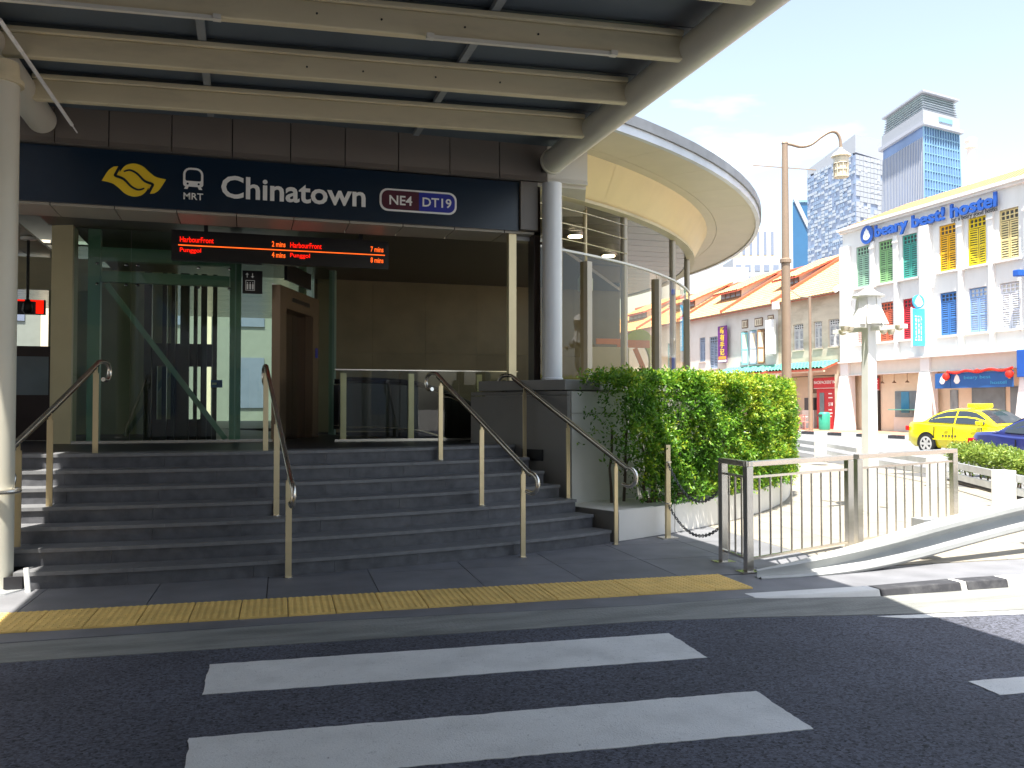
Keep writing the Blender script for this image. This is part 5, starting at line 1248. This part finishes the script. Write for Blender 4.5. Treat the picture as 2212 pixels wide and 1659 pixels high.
# ================================================================== SHOPHOUSES
def shophouse(y0, y1, label, wall, wins, dorm, roofm='roof_tile', extra=None):
    t = thing('shophouse', (37, (y0 + y1) / 2, .15), label, 'building', 'row of old shophouses across the road')
    b = lambda mb, n_, m, **k: mb.build(n_, m, t, **k)
    b(MB().box(34.75, y0 + .01, 3.5, 44, y1 - .01, 8.5), 'wall_core', 'louvre_dark')
    # front skin with real window openings
    segs = sorted(wins, key=lambda w: w[0]); y = y0 + .01
    for w in segs:
        b(MB().box(34.5, y, 3.5, 34.749, w[0], 8.5), 'wall', wall); b(MB().box(34.5, w[0], 3.5, 34.749, w[1], w[2]), 'wall', wall); b(MB().box(34.5, w[0], w[3], 34.749, w[1], 8.5), 'wall', wall)
        y = w[1]
    b(MB().box(34.5, y, 3.5, 34.749, y1 - .01, 8.5), 'wall', wall)
    for w in segs:
        b(MB().box(34.42, w[0] - .08, w[2] - .07, 34.499, w[1] + .08, w[2] - .0), 'window_sill', wall)
        sw = shutter_window(t, 34.5, (w[0] + w[1]) / 2, w[2], round(w[1] - w[0], 3), round(w[3] - w[2], 3), w[4])
    b(MB().box(35.6, y0 + .01, .15, 35.8, y1 - .01, 3.5), 'shop_wall', 'wall_cream')
    b(MB().box(34.3, y0, .15, 34.9, y0 + .45, 3.5), 'column', wall)
    b(MB().box(33.95, y0, 8.38, 34.2, y1, 8.48), 'eave_board', 'wood_brown')
    # roof with jack roof opening
    tiled(34.0, 8.45, 39.6, 11.7, y0 + .02, y1 - .02, roofm, t, courses=16)
    b(MB().hexa([(39.6, y0, 11.6), (44.5, y0, 8.6), (44.5, y1, 8.6), (39.6, y1, 11.6), (39.6, y0, 11.72), (44.5, y0, 8.72), (44.5, y1, 8.72), (39.6, y1, 11.72)]), 'roof_back', 'roof_tile')
    b(MB().hexa([(34.0, y0 - .14, 8.4), (39.6, y0 - .14, 11.65), (39.6, y0 + .14, 11.65), (34.0, y0 + .14, 8.4), (34.0, y0 - .14, 8.72), (39.6, y0 - .14, 11.97), (39.6, y0 + .14, 11.97), (34.0, y0 + .14, 8.72)]), 'party_wall', 'roof_red' if y0 > 44.5 else 'wall_white')
    b(MB().tube([(39.6, y0, 11.8), (39.6, y1, 11.8)], .14, 8), 'ridge_tile', 'roof_red')
    for (a, c) in dorm:
        b(MB().prismY([(36.5, 9.9), (36.5, 10.62), (39.9, 12.05), (39.9, 11.5)], a, a + .12), 'dormer_cheek', 'shop_white'); b(MB().prismY([(36.5, 9.9), (36.5, 10.62), (39.9, 12.05), (39.9, 11.5)], c - .12, c), 'dormer_cheek', 'shop_white')
        d_ = b(MB().box(36.45, a, 9.9, 36.5, c, 10.08), 'dormer_front', 'wood_brown'); n_ = 4
        for k in range(n_):
            q0 = a + (c - a) * k / n_; q1 = a + (c - a) * (k + 1) / n_
            MB().box(36.46, q0 + .05, 10.08, 36.48, q1 - .05, 10.5).build('dormer_window', 'window_grey', d_); MB().box(36.44, q0 - .03, 10.08, 36.5, q0 + .05, 10.5).build('dormer_post', 'wood_brown', d_)
        MB().box(36.44, a, 10.5, 36.5, c, 10.6).build('dormer_lintel', 'wood_brown', d_)
        tiled(35.95, 10.45, 40.0, 12.2, a - .35, c + .35, roofm, t, courses=8)
    return t
sA = shophouse(44.3, 50.85, 'stained tan shophouse with louvred windows and red shop beside the hostel', 'shop_tan', [(44.55, 45.55, 5.2, 6.9, 'sh_plain'), (46.2, 47.0, 5.2, 6.9, 'sh_plain'), (48.1, 49.15, 5.2, 6.9, 'sh_plain')], [(49.2, 50.7)] and [])
sB = shophouse(50.85, 57.4, 'cream shophouse with aqua and brown open casement windows and green tiled awning', 'shop_white', [(52.4, 53.35, 4.5, 6.95, 'sh_brown'), (53.45, 54.4, 4.5, 6.95, 'sh_aqua'), (54.6, 55.45, 4.8, 6.95, 'sh_brown')], [(50.3, 52.1)] and [(51.3, 53.4)])
sC = shophouse(57.4, 64.2, 'pale shophouse with grey blue doors and purple vertical banner', 'shop_white', [(58.75, 59.95, 4.45, 6.9, 'sh_greyblue'), (60.6, 61.5, 5.05, 6.95, 'sh_greyblue')], [(58.6, 61.6)])
sD = shophouse(64.2, 72, 'farther pale shophouse partly hidden by the glass wall', 'shop_white', [(66, 67, 4.8, 6.9, 'sh_aqua'), (69, 70, 4.8, 6.9, 'sh_brown')], [(65.8, 69.2)])
sE = shophouse(72, 84, 'farthest shophouse of the row seen through the glass wall', 'shop_white', [(75, 76, 4.8, 6.9, 'sh_brown'), (79, 80, 4.8, 6.9, 'sh_greyblue')], [(75, 79)])
for y, z, w, par in ((54.9, 7.17, .8, sB), (53.15, 7.15, 1.0, sB), (51.7, 7.2, .7, sB)):
    v_ = MB().box(34.46, y - w / 2, z, 34.499, y + w / 2, z + .6).build('vent_frame', 'wood_brown', par); MB().box(34.44, y - w / 2 + .07, z + .07, 34.459, y + w / 2 - .07, z + .53).build('vent_screen', 'wall_cream', v_)
    for k in range(3): MB().box(34.43, y - w / 2 + .12 + k * w / 4, z + .12, 34.439, y - w / 2 + .2 + k * w / 4, z + .46).build('vent_slot', 'wood_brown', v_)
# open casements
for y, m, a in ((54.45, 'sh_aqua', 60), (53.4, 'sh_greyblue', 50), (52.45, 'sh_brown', 65)):
    e = (34.45 - .46 * sin(R(a)), y + .46 * cos(R(a))); s = MB()
    dx, dy = e[0] - 34.45, e[1] - y; pt = lambda f: (34.45 + dx * f, y + dy * f)
    for f0, f1, z0, z1 in ((0, .14, 4.53, 6.83), (.86, 1, 4.53, 6.83), (.14, .86, 4.53, 4.65), (.14, .86, 5.55, 5.65), (.14, .86, 6.71, 6.83)): s.bar((*pt(f0), (z0 + z1) / 2), (*pt(f1), (z0 + z1) / 2), .04, z1 - z0)
    o = s.build('open_shutter', m, sB); q = MB()
    for z0, z1 in ((4.65, 5.55), (5.65, 6.71)): q.bar((*pt(.14), (z0 + z1) / 2), (*pt(.86), (z0 + z1) / 2), .015, z1 - z0)
    q.build('shutter_panel', 'aqua_pane' if m == 'sh_aqua' else 'wall_cream', sB)
# green tiled awnings
for i, (a, b) in enumerate(((44.6, 50.6), (51.0, 57.2))):
    aw = thing('tiled_awning', (34, (a + b) / 2, 3.8), 'green glazed tile awning over the %s' % ('red shopfront' if i == 0 else 'cream shophouse ground floor'), 'awning', 'green tiled awnings')
    tiled(33.35, 3.85, 34.49, 4.30, a, b, 'green_tile', aw, pitch=.34, courses=4, amp=.12)
    MB().box(33.4, a, 3.64, 33.5, b, 3.73).build('fascia_board', 'wall_cream', aw)
# banner with characters
pb = thing('vertical_banner', (34.2, 57.5, 4.8), 'purple vertical banner with yellow Chinese characters on the pale shophouse', 'banner')
MB().box(34.15, 56.85, 4.8, 34.2, 58.1, 7.55).build('banner_board', 'sign_purple', pb)
MB().box(34.14, 56.9, 4.85, 34.149, 58.05, 5.0).build('banner_band', 'sign_white', pb); MB().box(34.14, 56.95, 5.05, 34.149, 58.0, 5.28).build('banner_band', 'sign_orange', pb)
for k, ch in enumerate('新有手记'): text(ch, 'lettering', 'sign_yellow', pb, (34.14, 57.78, 6.98 - k * .55), WEST, height=.5, width=.6, depth=.012, bold=.02)
tag(MB().box(33.9, 50.5, 5.05, 34.1, 51.5, 7.4).build('vertical_sign', 'wall_white', bevel=.02), 'blank white vertical sign box beside the tall street lamp', 'sign')
tag(MB().box(33.7, 49.9, 8.0, 34.0, 50.4, 8.5).build('wall_lamp', 'wall_white', bevel=.03), 'small white wall lamp under the eave of the tan shophouse', 'lamp')
# red shop
rsf = thing('red_shopfront', (34.6, 45.5, .15), 'red backpacker inn shopfront with glass doors and white lettering', 'shopfront')
MB().box(34.45, 44.35, 2.66, 34.6, 47.0, 3.34).build('fascia_board', 'shop_red', rsf); text("BACKPACKERS' INN C", 'lettering', 'sign_white', rsf, (34.44, 46.95, 2.95), WEST, height=.2, width=2.5, depth=.01, bold=.01)
MB().box(34.44, 44.35, 2.665, 34.449, 47.0, 2.69).build('trim_line', 'sign_white', rsf)
MB().box(34.6, 44.35, .15, 34.7, 46.9, 2.65).build('door_wall', 'shop_red', rsf)
for a, b in ((46.15, 46.6), (44.6, 45.0)): MB().box(34.58, a, .6, 34.599, b, 2.4).build('door_pane', 'shop_glass', rsf)
text('$18', 'lettering', 'sign_white', rsf, (34.59, 45.75, 1.55), WEST, height=.25, width=.42, depth=.01, bold=.02)
for z, w in ((2.3, .35), (2.05, .4), (1.3, .3), (1.1, .38), (.9, .3)): MB().box(34.59, 45.75 - w, z, 34.598, 45.75, z + .07).build('lettering', 'sign_white', rsf)
kf = thing('food_counter', (34.9, 48.2, .15), 'small food counter with dark cabinet left of the red shopfront', 'counter')
MB().box(34.8, 47.5, .15, 35.3, 48.7, 1.3).build('counter_front', 'wall_grey', kf); MB().box(34.9, 47.6, 1.31, 35.3, 48.6, 2.1).build('cabinet', 'louvre_dark', kf); MB().box(34.88, 47.7, 1.7, 34.899, 48.1, 2.0).build('lit_menu', 'sign_orange', kf)
pc = tag(MB().box(35.5, 47.6, 2.4, 35.58, 48.8, 3.35).build('wall_picture', 'wood_brown'), 'brown picture panel on the wall above the food counter', 'picture')
tb_ = thing('cafe_table', (33.2, 46.5, .15), 'white round cafe table on the far pavement', 'table')
MB().lathe((33.2, 46.7, .15), [(.2, 0), (.2, .03), (.03, .04), (.03, .72), (.5, .73), (.5, .76)], 16).build('table_body', 'wall_white', tb_)
for i, (x, y, a) in enumerate(((33.0, 46.0, 20), (33.1, 48.2, 200), (32.8, 45.3, 60))):
    ch = thing('cafe_chair', (x, y, .15), 'pink cafe chair %s' % ('right of the white cafe table', 'farther left beside the food counter', 'nearest the green bin')[i], 'chair', 'pink cafe chairs', world=False); ch.rotation_euler = (0, 0, R(a))
    MB().box(-.22, -.22, .42, .22, .22, .46).build('seat', 'pink_chair', ch); MB().box(-.22, .19, .5, .22, .22, .88).build('backrest', 'pink_chair', ch)
    for sx in (-.2, .2):
        for sy in (-.2, .2): MB().box(sx - .018, sy - .018, 0, sx + .018, sy + .018, .419).build('leg', 'pink_chair', ch)
bi = thing('litter_bin', (32.9, 43.9, .15), 'green round litter bin at the foot of the camera pole view', 'bin')
bi['label'] = 'green cylindrical litter bin on the far pavement beside the red shopfront'
MB().lathe((32.9, 43.9, .15), [(.3, 0), (.32, .1), (.33, .95), (.3, 1.0), (.24, 1.06)], 18).build('bin_body', 'bin_green', bi, smooth=True); MB().box(32.56, 43.7, .95, 32.6, 44.1, 1.08).build('slot', 'letter_dark', bi)
# sculptures / art seen through the glass
ar = thing('wall_art', (6.9, 14.6, 1.4), 'lime green and orange ring shaped artwork seen through the curved glass', 'artwork')
n_ = 30; s = MB(); vs = []
for k in range(n_ + 1):
    a = R(-140 + 330 * k / n_); w = .1 + .03 * sin(a * 2)
    for r in (.42 - w, .42 + w):
        for y in (14.6, 14.66): vs.append((6.92 + r * .75 * cos(a), y, 2.46 + r * 1.05 * sin(a)))
fs = []
for k in range(n_): b = 4 * k; fs += [(b, b + 2, b + 6, b + 4), (b + 1, b + 5, b + 7, b + 3), (b, b + 4, b + 5, b + 1), (b + 2, b + 3, b + 7, b + 6)]
s.add(vs, fs).build('ring', 'adv_lime', ar); MB().box(6.5, 14.58, 2.66, 7.15, 14.599, 2.8).build('orange_band', 'adv_orange', ar); MB().bar((7.2, 14.58, 1.9), (6.85, 14.58, 2.65), .02, .09).build('orange_band', 'adv_orange', ar)
tag(MB().box(5.8, 13.9, 2.66, 6.3, 13.93, 2.76).build('orange_strip_sign', 'adv_orange', bevel=.01), 'short orange strip sign behind the glass wall', 'sign')
tag(MB().box(5.7, 13.95, 1.1, 6.45, 14.2, 2.62).build('information_cabinet', 'wall_grey', bevel=.01), 'grey cabinet standing behind the glass under the orange strip', 'cabinet')

# ================================================================== street behind the viewer (mirrored in the lift and station glass), and an added block at left
ob = thing('opposite_building', (-8, -12, 0), 'cream shophouse row behind the viewer, mirrored in the station glass', 'building')
MB().box(-34, -24, 0, 7, -14, 15).build('wall', 'shop_white', ob)
lb = thing('left_shade_block', (-12, -2, 0), 'tall plain unseen block added left of the crossing to darken the shade', 'building')
MB().box(-26, -13.5, 0, -8, 8.0, 18).build('wall', 'shop_tan', lb)  # unseen mass added to cut sky light from the left
for i in range(6):
    for j in range(4): MB().box(-8, -12 + i * 3.2, 1.2 + j * 4, -7.95, -10.2 + i * 3.2, 3.6 + j * 4).build('window', 'window_grey', lb)
for i in range(14):
    for j in range(3): MB().box(-32.5 + i * 2.9, -13.999, 1.2 + j * 3.7, -31.7 + i * 2.9, -13.93, 3.2 + j * 3.7).build('window', 'sh_greyblue', ob)
for i in range(15): MB().box(-33.6 + i * 2.9, -13.999, 0, -33.2 + i * 2.9, -13.8, 13).build('pilaster', 'wall_white', ob)
ww_ = thing('station_side_wing', (-14, 12, 0), 'station side wing left of the canopy', 'building')
MB().box(-24, 10.9, 0, -4.2, 11.2, 5.0).build('wall', 'block_light', ww_)

# ================================================================== building behind the concourse
bb = thing('rear_building', (-2, 40, 0), 'pale building glimpsed through the glass lift and the left side opening', 'building')
MB().box(-14, 38, 0, 8, 50, 12).build('wall', 'rear_wall', bb)
for i in range(7):
    for j in range(3):
        MB().box(-12.5 + i * 3, 37.95, 1.5 + j * 3.4, -11.2 + i * 3, 37.999, 3.6 + j * 3.4).build('window', 'window_grey', bb)
for i in range(8): MB().box(-13.6 + i * 3, 37.8, 0, -13.3 + i * 3, 37.949, 12).build('pilaster', 'wall_cream', bb)

# ================================================================== TOWERS
def frustum(b, t, z0, z1): return MB().hexa([(*p, z0) for p in b] + [(*p, z1) for p in t])
tA = thing('office_tower', (236, 262, 0), 'tall flared blue glass office tower with layered crown', 'tower')
Cn = (224.8, 244.7); Lf = (232.3, 273.7); Rt = (244.5, 249.0)
cb = lambda s_: None
def quad(c, l, r, k=0.0):
    c = Vector(c); l = Vector(l); r = Vector(r); d = l + (r - c); ctr = (c + d) / 2
    return [tuple(ctr + (p - ctr) * (1 + k)) for p in (c, r, d, l)]
bA = quad(Cn, Lf, Rt, .17); mA = quad(Cn, Lf, Rt, .02); uA = quad(Cn, Lf, Rt, -.02)
frustum(bA, uA, 0, 98.8).build('shaft', 'tower_blue', tA)
def face_ribs(b0, b1, t0, t1, z0, z1, n_, m, w, dep, name, parent, floors=0, fm=None):
    s = MB(); b0 = Vector((*b0, z0)); b1 = Vector((*b1, z0)); t0 = Vector((*t0, z1)); t1 = Vector((*t1, z1))
    nn = (b1 - b0).cross(t0 - b0).normalized()
    ctr = Vector((236, 262, 50))
    if nn.dot(b0 - ctr) < 0: nn = -nn
    for k in range(n_ + 1):
        f = k / n_; a = b0.lerp(b1, f) + nn * dep / 2; c = t0.lerp(t1, f) + nn * dep / 2; s.bar(a, c, w, dep, up=nn)
    o = s.build(name, m, parent); o['kind'] = 'stuff'
    if floors:
        s = MB()
        for k in range(floors + 1):
            f = k / floors; s.bar(b0.lerp(t0, f) + nn * dep * .3, b1.lerp(t1, f) + nn * dep * .3, dep * .6, .35, up=(0, 0, 1))
        o = s.build('floor_bands', fm or m, parent); o['kind'] = 'stuff'
# left face between corner and Lf, right face between corner and Rt
face_ribs(bA[0], bA[3], uA[0], uA[3], 0, 95, 26, 'tower_white', .42, .25, 'mullions', tA)
face_ribs(bA[0], bA[1], uA[0], uA[1], 0, 98.8, 14, 'tower_cyan', .3, .4, 'mullions', tA, floors=32, fm='tower_cyan')
frustum(quad(Cn, Lf, Rt, .12), quad(Cn, Lf, Rt, .12), 98.8, 100).build('canopy_slab', 'tower_grey', tA)
frustum(mA, mA, 100, 104.4).build('sign_band', 'tower_white', tA)
cr_ = frustum(quad(Cn, Lf, Rt, -.12), quad(Cn, Lf, Rt, -.14), 104.4, 110.9).build('crown', 'crown_glass', tA)
for k in range(7): frustum(quad(Cn, Lf, Rt, -.01 - k * .012), quad(Cn, Lf, Rt, -.01 - k * .012), 104.9 + k * .92, 105.0 + k * .92).build('crown_fin', 'tower_pale', tA)
frustum(quad(Cn, Lf, Rt, .02), quad(Cn, Lf, Rt, .02), 110.9, 111.5).build('roof_slab', 'tower_grey', tA)
q0 = Vector((*mA[0], 0)).lerp(Vector((*mA[1], 0)), .42); q1 = Vector((*mA[0], 0)).lerp(Vector((*mA[1], 0)), .78); MB().bar((q0.x, q0.y, 102.3), (q1.x, q1.y, 102.3), .5, 1.6).build('sign_letters', 'tower_cyan', tA)
pod = frustum(quad((217, 248), (222, 268), (236, 252)), quad((217, 248), (222, 268), (236, 252)), 0, 68).build('annex', 'tower_lilac', tA); MB().box(219.5, 246.5, 40, 226, 248.2, 66).build('annex_front', 'tower_white', tA)
tB = thing('office_tower', (265, 330, 0), 'pale blue and white glass tower block left of the tall flared tower', 'tower')
qB = quad((256.1, 318.7), (260.7, 359.2), (277.5, 324.3))
frustum(qB, qB, 0, 112).build('shaft', 'tower_lilac', tB)
s = MB(); s.hexa([(*qB[0], 113), (*qB[1], 112), (*qB[2], 112), (*qB[3], 113), (*qB[0], 121), (*qB[1], 121.5), (*qB[2], 116.5), (*qB[3], 116)]); s.build('crown', 'tower_white', tB)
def panelgrid(p0, p1, z0, z1, nx, nz, m, parent, prob, seed, out=.3, name='facade_panels', gap=.12):
    rr = random.Random(seed); s = MB(); p0 = Vector((*p0, 0)); p1 = Vector((*p1, 0)); d = p1 - p0; nn = Vector((d.y, -d.x, 0)).normalized()
    if nn.dot(p0) > 0: nn = -nn
    for i in range(nx):
        for j in range(nz):
            if rr.random() > prob: continue
            a = p0 + d * (i + gap) / nx; b = p0 + d * (i + 1 - gap) / nx; za = z0 + (z1 - z0) * (j + gap) / nz; zb = z0 + (z1 - z0) * (j + 1 - gap) / nz
            s.hexa([tuple(a) [:2] + (za,), tuple(b)[:2] + (za,), tuple(b + nn * out)[:2] + (za,), tuple(a + nn * out)[:2] + (za,), tuple(a)[:2] + (zb,), tuple(b)[:2] + (zb,), tuple(b + nn * out)[:2] + (zb,), tuple(a + nn * out)[:2] + (zb,)])
    o = s.build(name, m, parent); o['kind'] = 'stuff'; return o
panelgrid(qB[0], qB[3], 20, 113, 24, 46, 'tower_mid', tB, .5, 1)
panelgrid(qB[0], qB[3], 20, 113, 13, 60, 'tower_pale', tB, .42, 2, .35)
panelgrid(qB[0], qB[1], 20, 112, 9, 40, 'tower_white', tB, .9, 3, .4, gap=.05)
panelgrid(qB[0], qB[1], 20, 112, 5, 34, 'tower_grey', tB, .3, 4, .5, gap=.3)
tC = thing('office_tower', (306, 430, 0), 'narrow deep blue glass tower with slanted white edge', 'tower')
frustum([(302, 430), (311, 427.6), (330, 440), (320, 450)], [(302, 430), (311, 427.6), (330, 440), (320, 450)], 0, 119).build('shaft', 'tower_deep', tC)
MB().bar((303, 429.3, 121), (310.8, 427.2, 104), 1.2, 2.2).build('slanted_edge', 'tower_white', tC); MB().bar((302, 429.6, 119.5), (311, 427.2, 119.5), .6, 1.2).build('top_edge', 'tower_cyan', tC)
tD = thing('apartment_block', (142, 218, 0), 'white apartment block with regular grey windows beyond the shophouses', 'building')
p0 = Vector((134.5, 220.2, 0)); p1 = Vector((151, 215.2, 0)); dD = (p1 - p0); nD = Vector((dD.y, -dD.x, 0)).normalized(); nD = nD if nD.dot(p0) < 0 else -nD
qD = [tuple(p0)[:2], tuple(p1)[:2], tuple(p1 - nD * 12)[:2], tuple(p0 - nD * 12)[:2]]
frustum(qD, qD, 0, 44).build('wall', 'tower_white', tD)
q2 = [tuple(p0 + dD * .12)[:2], tuple(p0 + dD * .75)[:2], tuple(p0 + dD * .75 - nD * 10)[:2], tuple(p0 + dD * .12 - nD * 10)[:2]]
frustum(q2, q2, 44, 53).build('upper_wall', 'wall_cream', tD)
wdm = mesh_of(MB().box(-.75, -.12, 0, .75, .05, 1.7), 'window', 'window_grey'); ang = math.atan2(dD.y, dD.x)
for i in range(6):
    for j in range(9):
        p = p0 + dD * ((i + .6) / 6.4) + nD * .04; inst(wdm, 'window', tD, (p.x, p.y, 14 + j * 3.3), (0, 0, ang))
for i in range(5):
    p = p0 + dD * (.18 + i * .12) + nD * .04; c = inst(wdm, 'window', tD, (p.x, p.y, 45), (0, 0, ang), (.6, 1, 4))
tE = thing('apartment_block', (105, 178, 0), 'plain very pale block behind the leftmost visible shophouse roofs', 'building')
frustum([(92, 181), (111, 175), (116, 188), (98, 194)], [(92, 181), (111, 175), (116, 188), (98, 194)], 0, 33.5).build('wall', 'tower_white', tE)
for i in range(5):
    for j in range(3):
        x = 94 + i * 3.3; MB().box(x, 179.6 - (x - 93) * .32 - .7, 16 + j * 5, x + 1.2, 179.6 - (x - 93) * .32 + .6, 18 + j * 5).build('window', 'wall_grey', tE)
